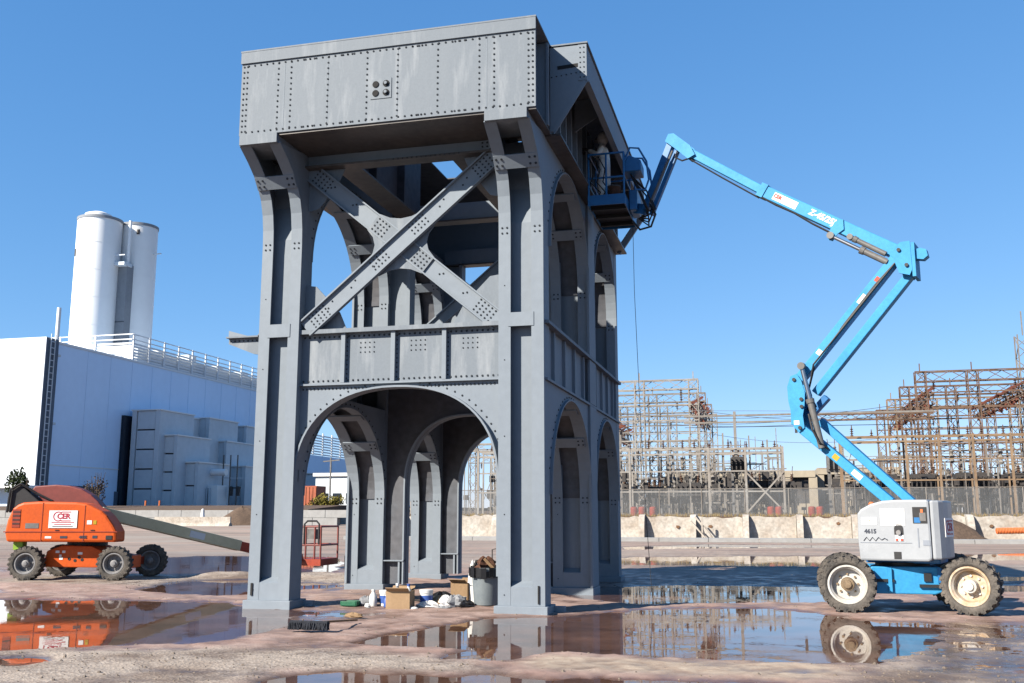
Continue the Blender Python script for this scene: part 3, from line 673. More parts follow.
# clutter of thin poles and cable drops through the yard: one mass that cannot be counted
mb = MB()
for k in range(1100):
    left = random.random() < 0.42
    x = random.uniform(-24, 5) if left else random.uniform(10.5, 46); y = random.uniform(71, 118); h = random.uniform(1.5, 8.5 if left else 6.5)
    kind = random.random()
    if kind < 0.45: mb.bar((x,y,1.6), (x,y,1.7+h), random.choice((.07,.1,.14)))
    elif kind < 0.75: z = random.uniform(2.5, 8); L = random.uniform(1.2, 4); mb.bar((x-L/2,y,z), (x+L/2,y,z), random.choice((.06,.09,.12)))
    elif kind < 0.9: z = random.uniform(3, 7.5); mb.bar((x,y,z), (x+random.uniform(-2,2),y,z-random.uniform(1,3)), .06)
    else: z = random.uniform(2.5,6); mb.lathe([(0,.1),(.2,.22),(.4,.1),(.6,.22),(.8,.1),(1.0,.2),(1.2,.05)], (x,y,z), (0,0,1), 7)
o = mb.build('yard_clutter', 'yard_grey', kind='stuff'); tag(o, 'tangle of thin poles, cables and insulators inside the switchyard', 'clutter')
mb = MB()
for k in range(1300):
    x = random.uniform(-24, 7) if random.random() < 0.45 else random.uniform(10.5, 40); y = random.uniform(73, 112); z = random.uniform(2.0, 4.9); s = random.uniform(.15, .6)
    mb.box((x-s/2,y,z), (x+s/2,y+s,z+s*random.uniform(.5,1.6)))
    mb.bar((x,y+s/2,1.6), (x,y+s/2,z), .08)
o = mb.build('yard_equipment', 'equip_dark', kind='stuff'); tag(o, 'mass of small dark boxes and switch gear between the gantry legs', 'equipment')
# sagging wires across the yard
for k in range(5):
    y_ = 72+k*8.2; x0_, x1_ = ((-13, 17.5), (-3, 22), (-22, 17.5))[k % 3]; z_ = 11.2+.45*(k % 4); mb = MB()
    mb.tube([(x0_+(x1_-x0_)*t_/12, y_, z_-1.3*(1-(t_/6-1)**2)) for t_ in range(13)], .022, 4)
    mb.build('sagging_wire', 'wire', bus_line)
# low beige building behind
def low_building(name, X0, X1, Y, z0, z1, nb, label, m='beige_wall'):
    t = thing(name, (X0, Y, z0), label, 'building')
    st = (X1-X0)/nb
    MB().box((X0,Y+.6,z0-.3), (X1,Y+9,z1-.05)).build('wall', 'equip_dark', t)
    MB().box((X0-.3,Y-.1,z1-.9), (X1+.3,Y+9.2,z1)).build('roof_beam', m, t)
    for k in range(nb+1):
        x = X0+st*k; MB().box((x-.55,Y,z0-.3), (x+.55,Y+.9,z1-.9)).build('pillar', m, t)
    for k in range(nb):
        x = X0+st*k+.55; MB().box((x,Y+.3,z0-.3), (x+st-1.1,Y+.6,z0+1.3)).build('parapet', m, t)
        MB().box((x,Y+.62,z0+1.3), (x+st-1.1,Y+.66,z1-.9)).build('window_pane', 'glass_dark', t)
low_building('control_house', -10.0, 9.4, 124, 1.8, 7.5, 6, 'low beige control building with dark openings behind the pale frames')
low_building('control_house', 10.5, 20.5, 128, 1.8, 8.0, 3, 'beige control building end behind the lower blue arms')
# heap of soil and a ribbed orange pipe at the right
def heap(name, c, rx, ry, h, m, label, cat):
    mb = MB(); n, k = 22, 9; vs = []
    for i in range(k+1):
        for j in range(n):
            t = 2*math.pi*j/n; f = i/k; rr = 1-f; j2 = 1+0.16*math.sin(3*t+1)+random.uniform(-.07,.07)
            vs.append((c[0]+math.cos(t)*rx*rr*j2, c[1]+math.sin(t)*ry*rr*j2, c[2]+h*(1-(1-f)**1.35 if f<1 else 1)*(1+random.uniform(-.05,.05))))
    mb.add(vs, [(i*n+j, i*n+(j+1)%n, (i+1)*n+(j+1)%n, (i+1)*n+j) for i in range(k) for j in range(n)])
    return tag(mb.build(name, m, origin=c, smooth=True), label, cat)
heap('soil_heap', (13.8, 52.0, -0.05), 3.0, 1.6, 1.7, 'dirt', 'brown soil heap against the retaining wall right of the lift hood', 'soil heap')
mb = MB(); prof = []
for k in range(34): prof += [(k*.09, .16), (k*.09+.045, .21)]
pp_ = on_y(996, 527, 52.6); mb.lathe(prof, (pp_.x, 52.6, 0.62), (1, 0.12, 0.02), 14)
tag(mb.build('ribbed_pipe', 'safety_orange', origin=(pp_.x,52.6,.62), smooth=False), 'ribbed orange pipe lying by the retaining wall at the right edge', 'pipe')

# ------------------------------------------------------------------ power station (left)
BX = -90.58; BY = 97.2; BZ = 2.6; BT = 25.1
b = thing('power_station', (BX, BY, BZ), 'huge white power station hall with louvred roof screen', 'building')
XE = on_y(41.5, 400, BY-2.0).x
mb = MB(); mb.box((BX-120, BY+.4, BZ-1), (BX, BY+63, BT)); mb.build('hall_wall', 'wall_blue', b)
mb = MB(); mb.box((BX-120, BY-2.0, BZ+2.8), (XE, BY+.3, BT+.1)); mb.build('end_wall', 'wall_white', b)
mb = MB(); mb.box((BX-120, BY-1.2, BZ-1), (XE-.5, BY+.3, BZ+2.6)); mb.build('plinth', 'wall_blue', b)
mb = MB(); mb.box((BX-120, BY-3.6, BZ+2.45), (XE+.2, BY-1.3, BZ+2.8)); mb.build('canopy', 'louvre', b)
mb = MB(); mb.box((XE+.01, BY-1.9, BZ-1), (XE+.08, BY+.3, BT)); mb.box((XE+.09, BY+.3, BZ-1), (BX-.02, BY+.385, BT)); mb.build('recess_shade_plate', 'wall_recess', b)  # thin dark plates on the corner faces, recess shade put into their colour
# vertical joints between the cladding sheets of the long wall
jm = MB().box((0,0,0), (.05,.14,BT-BZ-1)).mesh('cladding_joint', 'wall_blue', (0,0,0))
for k in range(11): link('cladding_joint', jm, b, (BX+.005, BY+8+k*5.2, BZ+.6))
MB().box((BX, BY+1.5, BZ+5.6), (BX+.06, BY+62, BZ+5.75)).build('cladding_rail', 'louvre', b)
MB().box((BX, BY+.4, BT-.25), (BX+.12, BY+63, BT+.06)).build('roof_edge', 'louvre', b)
# ladder in the corner
t = MB()
for s in (0, .8): t.bar((XE+.3, BY-1.4+s, BZ), (XE+.3, BY-1.4+s, BT+.6), .1)
t.build('ladder_rail', 'panel_grey', b)
rm = MB().bar((0,0,0), (0,.8,0), .1).mesh('ladder_rung', 'panel_grey', (0,0,0))
for k in range(26): link('ladder_rung', rm, b, (XE+.3, BY-1.4, BZ+.8+k*.85))
# tall thin vent stack
p = thing('vent_stack', (BX+.55, BY+.6, BZ), 'slim pale vent pipe rising above the corner of the hall', 'pipe')
MB().tube([(BX+.55,BY+.6,BZ),(BX+.55,BY+.6,BT+4.6)], .28, 12).build('pipe', 'louvre', p, smooth=True)
for z in (BZ+1.8, BZ+11, BT-2.2): MB().box((BX-.1,BY+.1,z), (BX+1.0,BY+1.1,z+.3)).build('bracket', 'panel_grey', p)
# doors and dark opening at the foot of the long wall
MB().box((BX, BY+5.2, BZ-.2), (BX+.25, BY+12.4, BZ+3.0)).build('loading_door', 'wall_recess', b)
MB().box((BX, BY+16.0, BZ-.2), (BX+.25, BY+18.6, BZ+2.4)).build('door', 'wall_recess', b)
MB().box((BX, BY+16.6, BZ-.2), (BX+.5, BY+20.8, 16.4)).build('tall_opening', 'glass_dark', b)
# louvred screen round the roof: posts, rails and slats
SY0 = BY+18.2; SZ0, SZ1 = BT+.1, BT+4.15
sm = MB().box((0,0,0), (.12, 44.5, .26)).mesh('louvre_slat', 'louvre', (0,0,0))
for k in range(6): link('louvre_slat', sm, b, (BX-.3, SY0, SZ0+.1+k*.46))
sm2 = MB().box((-60,0,0), (0,.12,.26)).mesh('louvre_slat', 'louvre', (0,0,0))
for k in range(6): link('louvre_slat', sm2, b, (BX-.35, SY0, SZ0+.1+k*.46))
pm2 = MB().box((0,-.15,0), (.16,.15,SZ1-SZ0)).mesh('screen_post', 'louvre', (0,0,0))
for k in range(11): link('screen_post', pm2, b, (BX-.12, SY0+.2+k*4.1, SZ0))
pm3 = MB().box((-.13,-.1,0), (.13,.06,SZ1-SZ0)).mesh('screen_post', 'louvre', (0,0,0))
for k in range(1,9): link('screen_post', pm3, b, (BX-.3-k*6.4, SY0-.1, SZ0))
for z in (SZ1-.16, SZ1-.95):
    MB().box((BX-.2,SY0-.1,z), (BX-.08,SY0+44.5,z+.14)).build('screen_rail', 'louvre', b)
    MB().box((BX-60,SY0-.14,z), (BX-.1,SY0-.02,z+.14)).build('screen_rail', 'louvre', b)
for k in range(4):
    y = SY0+9+k*9; MB().box((BX-4,y,SZ0), (BX-1.6,y+2.2,SZ0+2.9+random.uniform(0,.7))).build('roof_fan_box', 'panel_grey', b)
MB().box((BX-8,SY0+3.0,SZ0), (BX-1.2,SY0+44,SZ0+2.5)).build('roof_plant', 'panel_grey', b)
# lower wing of the hall, seen through the near arch, with its own louvred screen
MB().box((BX-100, BY+63.2, BZ-1), (BX-.4, BY+170, 14.2)).build('wing_wall', 'wall_blue', b)
wm_ = MB().box((0,0,0), (.14, 80, .30)).mesh('louvre_slat', 'louvre', (0,0,0))
for k in range(8): link('louvre_slat', wm_, b, (BX-.6, BY+64, 14.35+k*.58))
wp_ = MB().box((0,-.2,0), (.2,.2,4.9)).mesh('screen_post', 'louvre', (0,0,0))
for k in range(17): link('screen_post', wp_, b, (BX-.42, BY+64.4+k*4.7, 14.25))
# silos
def silo(px, z0, z1, r, label, dome):
    t = thing('silo', (px[0], px[1], z0), label, 'silo', 'pair of white silos')
    MB().lathe([(0,r),(z1-z0,r)], (px[0],px[1],z0), (0,0,1), 56).build('shell', 'silo_white', t, smooth=True)
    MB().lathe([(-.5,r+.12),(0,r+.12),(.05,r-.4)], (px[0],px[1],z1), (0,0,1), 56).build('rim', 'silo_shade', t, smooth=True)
    for k in range(1, 7): MB().lathe([(0,r+.001),(.0,r+.035),(.09,r+.035),(.09,r+.001)], (px[0],px[1],z0+k*(z1-z0)/7), (0,0,1), 56, (False, False)).build('weld_seam', 'silo_white', t)
    if dome: MB().lathe([(0,2.6),(1.0,2.4),(1.5,1.2)], (px[0]-.5,px[1],z1), (0,0,1), 24).build('roof_cap', 'louvre', t, smooth=True)
    return t
DS = 138.0
s1 = on_y(101.2, 212, DS); s1b = on_y(80, 212, DS); s2 = on_y(139.5, 222, DS+6)
r1 = 3.62; r1 = .90*(on_y(121, 215, DS)-on_y(80, 215, DS)).length/2
z1 = s1.z-1.6
t1 = silo((s1.x, DS), 20, z1, r1*.98, 'left white silo with low domed roof cap', True)
r2 = .90*(on_y(157, 222, DS+6)-on_y(121, 222, DS+6)).length/2
t2 = silo((s2.x, DS+6), 20, s2.z-1.0, r2*.98, 'right white silo with vent pipe beside the left one', False)
sa_, sb_ = on_y(113.5, 272, DS+1).x, on_y(127.0, 272, DS+1).x
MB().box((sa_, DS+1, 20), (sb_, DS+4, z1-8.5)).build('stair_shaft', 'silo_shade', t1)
for k in range(5): MB().box((sa_-.05, DS+.94, 22+k*3.6), (sb_+.05, DS+1, 22.2+k*3.6)).build('shaft_joint', 'joint_grey', t1)
MB().box((sa_-.1, DS-.4, z1-9), (sb_+.3, DS+2, z1-8.4)).build('landing', 'panel_grey', t1)
MB().box((sa_-.1, DS-.4, z1-7.2), (sb_+.3, DS-.3, z1-7.0)).build('landing_rail', 'panel_grey', t1)
MB().tube([(sb_-.3,DS+1.5,z1-9),(sb_-.3,DS+1.5,z1-.1)], .3, 10).build('vent_pipe', 'silo_white', t2, smooth=True)
MB().box((s2.x+r2*.5, DS+6-r2*.88, s2.z-3.4), (s2.x+r2*.5+.6, DS+6-r2*.84, s2.z-2.5)).build('hatch', 'equip_dark', t2)
MB().bar((s2.x+r2*.9,DS+6,s2.z-6.6), (s2.x+r2+1.6,DS+6,s2.z-6.6), .2).build('davit', 'panel_grey', t2)
MB().box((s1.x-r1*.62, DS-r1*.82, z1-7.6), (s1.x-r1*.62+.7, DS-r1*.77, z1-6.2)).build('hatch', 'equip_dark', t1)

# ------------------------------------------------------------------ concrete fire walls in front of the hall
FY = 112.0
def firewall(x0, x1, ytop, off, label, nseg, m='panel_grey'):
    Y = off if off > 60 else on_x(x0, 450, BX).y - off - 1.0
    a = on_y(x0, ytop, Y); c = on_y(x1, ytop, Y); zb = 2.4; zt = a.z
    t = thing('concrete_enclosure', (a.x, Y, zb), label, 'enclosure', 'grey panelled concrete enclosures')
    h = (zt-zb)/nseg; w = c.x-a.x; cw = min(.8, w*.16)
    MB().box((a.x+.13,Y+.45,zb-.5), (c.x-.13,Y+8.8,zt-.09)).build('core', 'joint_grey', t)
    for k in range(nseg):
        MB().box((a.x+cw+.12,Y+.06,zb+k*h+.16), (c.x-cw-.12,Y+.3,zb+(k+1)*h-.06)).build('panel', m, t, bevel=.03)
    for x in (a.x, c.x-cw): MB().box((x,Y-.08,zb-.4), (x+cw-.02,Y+9.1,zt)).build('corner_post', m, t)
    MB().box((a.x-.15,Y-.2,zt), (c.x+.15,Y+9.2,zt+.18)).build('coping', 'louvre', t)
    return t
firewall(133, 161, 411, 1.0, 'tallest grey panelled enclosure left of the other concrete blocks', 5)
firewall(161, 175, 416, 1.2, 'grey panelled enclosure directly right of the tallest, set back', 5)
firewall(158, 178, 436, 6.0, 'middle grey panelled enclosure stepping down from the tallest', 4)
firewall(178, 199, 463, 9.0, 'lowest front grey panelled enclosure of three panels', 2)
firewall(187, 210, 419, 1.5, 'tall plain grey enclosure behind the lowest front one', 3)
firewall(210, 227, 442, 5.5, 'grey enclosure behind the small white transformer', 3)
firewall(228, 247, 427, 2.5, 'tall grey enclosure nearest the left leg of the steel tower', 3)
firewall(222, 246, 467, 8.0, 'low grey enclosure behind thin bushings beside the steel tower', 2)
firewall(300, 320, 474, 150, 'grey enclosure seen through the left side of the near arch', 2)
FY = 128.0
# pale transformer in front of them
p0 = on_y(207, 470, FY-5); p1 = on_y(220, 505, FY-5)
t = thing('white_transformer', (p0.x, FY-5, 2.6), 'pale transformer with pipework in front of the grey enclosures', 'transformer')
MB().box((p0.x, FY-6, 2.4), (p1.x, FY-3, p0.z-2.4)).build('tank', 'louvre', t, bevel=.05)
for k in range(4): MB().box((p0.x+.15+k*.4, FY-6.5, 2.7), (p0.x+.3+k*.4, FY-6, p0.z-2.8)).build('fin', 'panel_grey', t)
MB().tube([(p0.x-1.2,FY-5,p0.z-.4),(p1.x+.8,FY-5,p0.z-.4)], .55, 10).build('conservator', 'louvre', t, smooth=True)
MB().tube([(p0.x+.2,FY-5,p0.z-2.5),(p0.x+.4,FY-5,p0.z-.5)], .25, 8).build('riser_pipe', 'panel_grey', t, smooth=True)
t = thing('bushing_rack', (on_y(226,500,FY-3).x, FY-3, 2.6), 'rack of thin dark bushings in front of the low enclosure', 'rack')
for x in (224, 231, 238):
    a = on_y(x, 455, FY-3); MB().bar((a.x,FY-3,2.4), (a.x,FY-3,a.z), .16).build('pole', 'equip_grey', t)
    c = on_y(x, 492, FY-3); MB().lathe([(0,.3),(1.4,.34),(1.5,.1)], (c.x,FY-3,c.z-.6), (0,0,1), 8).build('bushing', 'equip_dark', t)
MB().bar((on_y(221,478,FY-3).x,FY-3,on_y(221,478,FY-3).z), (on_y(243,478,FY-3).x,FY-3,on_y(243,478,FY-3).z), .14).build('beam', 'panel_grey', t)

# ------------------------------------------------------------------ low block wall, barriers and site clutter on the left
wt = thing('block_wall', (-70, 85.5, 0.5), 'low grey block wall below the power station yard', 'wall')
bm = MB().box((0,0,0), (2.9,.8,.82)).mesh('block', 'concrete_grey', (0,0,0))
for k in range(50):
    for c in range(2): 
        if k > 24: link('block', bm, wt, (-190+k*2.96+(1.48 if c else 0), 85.1+.05*c, .46+.85*c))
wl = MB(); 
for k in range(9): wl.box((-47.5+k*2.6, 94.0, .3), (-47.5+k*2.6+2.5, 94.8, 1.5+.12*(k%2)))
bwall = thing('pale_barrier_wall', (-40, 94, 0.4), 'pale concrete barrier seen through the near arch of the steel tower', 'barrier')
for k in range(9):
    mb = MB(); x = -47.5+k*2.6
    mb.prism([(94.0,.2),(94.25,.6),(94.32,1.5+.1*(k%2)),(94.6,1.5+.1*(k%2)),(94.7,.6),(94.95,.2)], YZ, x, x+2.5); mb.build('barrier_block', 'concrete', bwall)
hp = on_z(237, 525, .5)
heap('soil_heap', (hp.x+.6, hp.y, .4), 3.6, 2.6, 2.1, 'dirt', 'dark brown soil heap beside the left leg of the steel tower', 'soil heap')
def jersey(x, y, ypx, L, label):
    p = on_z(x, ypx, .45); t = MB()
    t.prism([(-.4,0),(-.28,.3),(-.12,.4),(-.1,1.0),(.1,1.0),(.12,.4),(.28,.3),(.4,0)], lambda a,b_,c: (p.x+c, p.y+a, .4+b_), -L/2, L/2)
    tag(t.build('concrete_barrier', 'concrete', origin=(p.x,p.y,.4)), label, 'barrier', 'concrete barriers left of the steel tower')
jersey(192, 0, 526, 9.0, 'long pale concrete barrier in front of the block wall')
jersey(150, 0, 523, 3.0, 'short white barrier beside the orange marker posts')
p = on_z(184, 521, .45); MB(); 
o = MB().box((p.x-2.2,p.y+6,1.5),(p.x+2.2,p.y+7,3.0)).build('white_block', 'decal_white', origin=(p.x,p.y+6,1.5), bevel=.08); tag(o, 'white rectangular block on the low block wall', 'block')
for x, lab in ((144, 'left orange marker post near the orange lift boom'), (158, 'right orange marker post near the orange lift boom')):
    p = on_z(x, 524, .45); t = thing('marker_post', (p.x,p.y,.4), lab, 'marker', 'orange marker posts')
    MB().lathe([(0,.45),(.1,.45),(.12,.2),(.9,.12)], (p.x,p.y,.35), (0,0,1), 12).build('base', 'safety_orange', t, smooth=True)
    MB().tube([(p.x,p.y,.9),(p.x+.05,p.y,3.4)], .12, 8).build('post', 'safety_orange', t)
p = on_z(202, 526, .45); t = thing('traffic_cone', (p.x,p.y,.4), 'white traffic cone by the dark soil heap', 'cone')
MB().box((p.x-.5,p.y-.5,.36),(p.x+.5,p.y+.5,.5)).build('base', 'black_part', t); MB().lathe([(0,.38),(1.7,.12),(1.75,.05)], (p.x,p.y,.5), (0,0,1), 14).build('cone_body', 'decal_white', t, smooth=True)
# orange container, pale house and shrub seen through the arch
p = on_y(297, 486, 110); q = on_y(316, 505, 110)
t = thing('cargo_container', (p.x,110,2.0), 'orange red cargo container seen through the near arch', 'container')
MB().box((p.x-3,110,1.6),(q.x,113,p.z)).build('body', 'container_orange', t)
for k in range(12): MB().box((p.x-2.8+k*.5,109.93,1.8),(p.x-2.6+k*.5,110.0,p.z-.15)).build('rib', 'container_orange', t)
p = on_y(316, 470, 128); q = on_y(350, 500, 128)
t = thing('site_office', (p.x,128,2.0), 'pale flat roofed site office seen through the near arch', 'building')
MB().box((p.x,128,1.6),(q.x+6,134,p.z-1.0)).build('wall', 'panel_grey', t); MB().box((p.x-.3,127.6,p.z-1.0),(q.x+6.3,134.4,p.z-.5)).build('roof', 'louvre', t)
for k in range(4): MB().box((p.x+.8+k*2.2,127.9,3.3),(p.x+2.2+k*2.2,128,4.9)).build('window', 'glass_dark', t)
def leaf_cloud(mb, c, r, n, s):
    for k in range(n):
        d = Vector((random.gauss(0,1),random.gauss(0,1),random.gauss(0,1))).normalized()*(random.random()**.4)
        p = Vector(c)+Vector((d.x*r[0],d.y*r[1],d.z*r[2])); a = Vector((random.gauss(0,1),random.gauss(0,1),random.gauss(0,1))).normalized(); b_ = a.orthogonal().normalized()
        l = s*random.uniform(.6,1.4); mb.add([p-a*l, p+b_*l*.45, p+a*l, p-b_*l*.45], [(0,1,2,3)])
def shrub(x, ybase, Y, w, h, label, m, n=700, s=.16):
    p = on_y(x, ybase, Y); t = thing('shrub', (p.x,Y,p.z), label, 'shrub', 'autumn shrubs on the bank')
    mb = MB()
    for k in range(9):
        a = random.uniform(-1,1); mb.tube([(p.x,Y,p.z-.3),(p.x+a*w*.25,Y,p.z+h*.4),(p.x+a*w*.45,Y+random.uniform(-.4,.4),p.z+h*random.uniform(.7,1))], [.07,.05,.02], 5)
    mb.build('stem', 'bark', t); mb = MB()
    for k in range(7):
        leaf_cloud(mb, (p.x+random.uniform(-.42,.42)*w, Y+random.uniform(-.5,.5), p.z+h*random.uniform(.3,.85)), (w*.2,w*.2,h*.25), n//7, s)
    mb.build('foliage', m, t)
shrub(318, 515, 97, 3.2, 2.6, 'yellow autumn shrub, left of the pair seen through the arch', 'leaf_yellow')
shrub(334, 515, 97, 3.6, 2.4, 'yellow green autumn shrub, right of the pair seen through the arch', 'leaf_yellow')
shrub(18, 512, 84, 3.0, 5.0, 'dark green bush at the left edge behind the orange lift', 'leaf_green', 900, .2)
shrub(95, 508, 90, 3.2, 4.6, 'thin reddish bush by the foot of the hall', 'bark', 350, .14)
mb = MB(); p = on_y(331, 458, 118); q = on_y(331,500,118)
t = thing('lamp_gantry', (p.x,118,2.2), 'thin dark pole with crossarm seen through the near arch', 'pole')
MB().bar((p.x,118,2),(p.x,118,p.z), .2).build('pole', 'equip_grey', t); MB().bar((p.x-1.2,118,p.z-.5),(p.x+1.4,118,p.z-.3), .16).build('crossarm', 'equip_grey', t)

# ------------------------------------------------------------------ the riveted steel tower
TW = thing('steel_tower', (-2.77, 4.5, 0), 'large grey riveted steel tower with arched legs and crossed braces', 'tower')
SP, GP, RV, IN = 'steel_paint', 'girder_paint', 'rivet_paint', 'inner_shade'
XL = (-5.54, -4.722); XR = (-0.818, 0.0)
ROW = [(0.0, 0.475), (4.5, 5.2), (8.555, 9.03)]
ST = 0.215                                             # width of a flange strip
rv = MB()                                              # rivets are collected and joined
def rline(p, q, step, nrm, r=0.022, off=0.0):
    p = Vector(p); q = Vector(q); L = (q-p).length; n = max(1, int(round(L/step)))
    for i in range(n+1): rv.rivet(p+(q-p)*(i/n), nrm, r)
def rgrid(c, a, b, na, nb, sa, sb, nrm, r=0.02):
    c = Vector(c); a = Vector(a); b = Vector(b)
    for i in range(na):
        for j in range(nb): rv.rivet(c + a*(i-(na-1)/2)*sa + b*(j-(nb-1)/2)*sb, nrm, r)
F = (0,-1,0)
FLARE = [(0.0, 6.75), (-0.015, 7.05), (-0.06, 7.35), (-0.15, 7.62), (-0.29, 7.84), (-0.48, 8.03), (-0.72, 8.21), (-1.03, 8.40)]
A1 = (2.4875, 2.0125); A2 = (6.8775, 1.6775)           # bay centre and half span of the side arches
def side_arch_pts(ctr, half, z0, b): return arc(ctr, half, z0, b, 2.0, 30)
for xa, xb in (XL, XR):
    outer = xb if xb == 0.0 else xa
    for ri, (ya, yb) in enumerate(ROW):
        z0 = 0.12
        base = MB(); base.box((xa-.06, ya-.07, -0.06), (xb+.06, yb+.12, 0.119))
        if ri == 0: base.box((xb-.02, yb-.02, -0.06), (xb+.25, yb+.1, 0.09))
        base.build('base_plate', SP, TW, bevel=.01)
        front = [(ya, z0), (ya, 6.75)] + (FLARE[1:] if ri == 0 else [(ya, 8.5)])
        body = MB()
        back = yb
        # the two side plates of the box column
        prof = [(y+0.03, z) for y, z in front] + [(0.2 if ri == 0 else back, 8.58), (back, 8.5), (back, z0)]
        body.prism(prof, YZ, xa, xa+.028); body.prism(prof, YZ, xb-.028, xb)
        # recessed web and closing back plate
        wb = band([(ya+.18, z0), (ya+.18, 6.9), (ya+.36, 7.6), (ya+.30, 8.5)] if ri == 0 else [(y+0.18, z) for y, z in front], -0.02)
        body.prism(wb, YZ, xa+.03, xb-.03)
        body.box((xa+.03, back-.03, z0), (xb-.03, back, 8.5))
        col = body.build('column', SP, TW)
        # flange strips that follow the front of the column
        fb = band(front, -0.03)
        for x0, x1 in ((xa, xa+ST), (xb-ST, xb)):
            s = MB(); s.prism(fb, YZ, x0-.004, x1+.004); s.build('flange_strip', SP, col)
        # lower cover plate with sloped sill, tie plate at the belt
        c = MB(); c.prism([(ya+.004,z0),(ya+.004,.43),(ya+.18,.52),(ya+.19,z0)], YZ, xa+ST, xb-ST); c.build('cover_plate', SP, col)
        if ri == 0:
            c = MB(); c.box((xa+ST-.04, -.012, 4.95), (xb-ST+.04, .02, 5.2)); c.build('tie_plate', SP, col)
            # tie plate with bolts on the flare
            y1, z1_ = -0.34, 7.90; n = Vector((0,-.78,-.62)); u_ = Vector((0,-.62,.78))
            c = MB(); c.obox(Vector(((xa+xb)/2, y1, z1_)) + n*.012, (1,0,0), u_, n, (xb-xa)/2, .13, .02); c.build('tie_plate', SP, col)
            for sx in (xa+.1, xb-.1): rgrid(Vector((sx, y1, z1_))+n*.03, (1,0,0), u_, 2, 2, .1, .12, n, .026)
            # splice angles
            for sx in (xa+ST/2, xb-ST/2): rgrid((sx, -.004, 6.72), (1,0,0), (0,0,1), 2, 2, .09, .1, F)
            # cap under the girder
            c = MB(); c.box((xa+.03, -1.11, 8.39), (xb-.03, -0.25, 8.575)); c.build('bracket_cap', GP, TW)
            c = MB(); c.box((xa+.06, -0.02, .2), (xa+.1, -.006, .42)) if xa == XL[0] else c.box((xb-.12, -0.02, .16), (xb-.09, -.006, .46)); c.build('dark_slot', 'dark_slot', col)
        for yy in (ya,):
            for zz in np.arange(.3, 6.6, 1.35): rgrid(((xa+xb)/2-.3, ya-.003, zz), (1,0,0), (0,0,1), 1, 1, .1, .1, F, .012)
    # side arches: spandrel plates on both faces, two soffit strips, recessed soffit web, tie plates
    for (ctr, half), (ya, yb) in ((A1, (0.475, 4.5)), (A2, (5.2, 8.555))):
        for zs, bb, ztop in ((2.0, 1.85, 4.0), (6.5, 1.96, 8.56)):
            pts = side_arch_pts(ctr, half, zs, bb)
            sp = [(y, z+.02) for y, z in pts] + [(yb, ztop), (ya, ztop)]
            for x0, x1 in ((xa+.0015, xa+.03), (xb-.03, xb-.0015)):
                s = MB(); s.prism(sp, YZ, x0, x1); s.build('spandrel_plate', SP, TW)
            st_ = MB(); fb = band(pts, 0.03)
            for x0, x1 in ((xa-.05 if xa == XL[0] else xa-.012, xa+ST), (xb-ST, xb+(.05 if xb == 0 else .012))):
                s = MB(); s.prism(fb, YZ, x0, x1); s.build('arch_flange', SP, TW)
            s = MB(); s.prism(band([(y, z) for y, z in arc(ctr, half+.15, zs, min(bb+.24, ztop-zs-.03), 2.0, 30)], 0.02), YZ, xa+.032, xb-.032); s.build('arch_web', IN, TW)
            for i in (6, 11, 18, 23):
                p = Vector((0, pts[i][0], pts[i][1])); q = Vector((0, pts[i+1][0], pts[i+1][1])); d = (q-p).normalized(); n = Vector((0, -d.z, d.y))
                s = MB(); s.obox(Vector(((xa+xb)/2, (p.y+q.y)/2, (p.z+q.z)/2)) - n*.012, (1,0,0), d, n, (xb-xa)/2-.02, .12, .018); s.build('tie_plate', SP, TW)
                if i in (6, 23):
                    for sx in (xa+.1, xb-.1): rgrid(Vector((sx,(p.y+q.y)/2,(p.z+q.z)/2))-n*.03, (1,0,0), d, 2, 2, .1, .1, -n, .022)
            for y, z in pts[2:-2]: rv.rivet((xb+.002 if xb == 0 else xb+.002, y + (y-ctr)*.05, z+.07), (1,0,0), .02)
            for sx in (xa+ST/2, xb-ST/2): rgrid((sx, yb-.004, zs-.05), (1,0,0), (0,0,1), 2, 2, .09, .1, F)
    # side belts: recessed plate, ledge, lower flange, stiffeners
    face = 1 if xb == 0.0 else -1
    X0 = xb if face == 1 else xa
    for ya, yb in ((0.475, 4.5), (5.2, 8.555)):
        s = MB(); s.box((min(X0, X0-face*.1)+.0, ya, 4.02), (max(X0, X0-face*.1)-.06 if face == 1 else max(X0, X0-face*.1), yb, 5.0)); s.build('belt_plate', SP, TW)
        n = 4
        for k in range(n):
            y = ya + (yb-ya)*(k+.5)/n
            s = MB(); s.box((X0-.1 if face == 1 else X0-.0, y-.04, 4.06), (X0+.0 if face == 1 else X0+.1, y+.03, 4.98)); s.build('stiffener', SP, TW)
    s = MB(); s.box((min(X0-face*.1, X0+face*.08), .1, 5.0), (max(X0-face*.1, X0+face*.08), 9.0, 5.06)); s.build('belt_ledge', GP, TW)
    s = MB(); s.box((min(X0-face*.1, X0+face*.05), .1, 3.985), (max(X0-face*.1, X0+face*.05), 9.0, 4.03)); s.build('belt_flange', SP, TW)
    s = MB(); s.box((min(X0, X0+face*.05), 4.42, .13), (max(X0, X0+face*.05), 5.22, 3.98)); s.box((min(X0, X0+face*.05), 4.42, 4.04), (max(X0, X0+face*.05), 5.22, 4.99)); s.box((min(X0, X0+face*.05), 4.42, 5.07), (max(X0, X0+face*.05), 5.22, 8.5)); s.build('post_cover', SP, TW)
    # flooring edge inside
    s = MB(); s.box((xa+.04, .5, 4.6), (xb-.12 if face == 1 else xb-.02, 8.5, 4.66)); s.build('inner_floor', IN, TW)
    # top longitudinal girder over each side with stiffeners
    s = MB(); s.box((X0-.06 if face == 1 else X0+.0, .2, 8.56), (X0 if face == 1 else X0+.06, 8.98, 10.2)); s.build('side_girder_web', SP, TW)
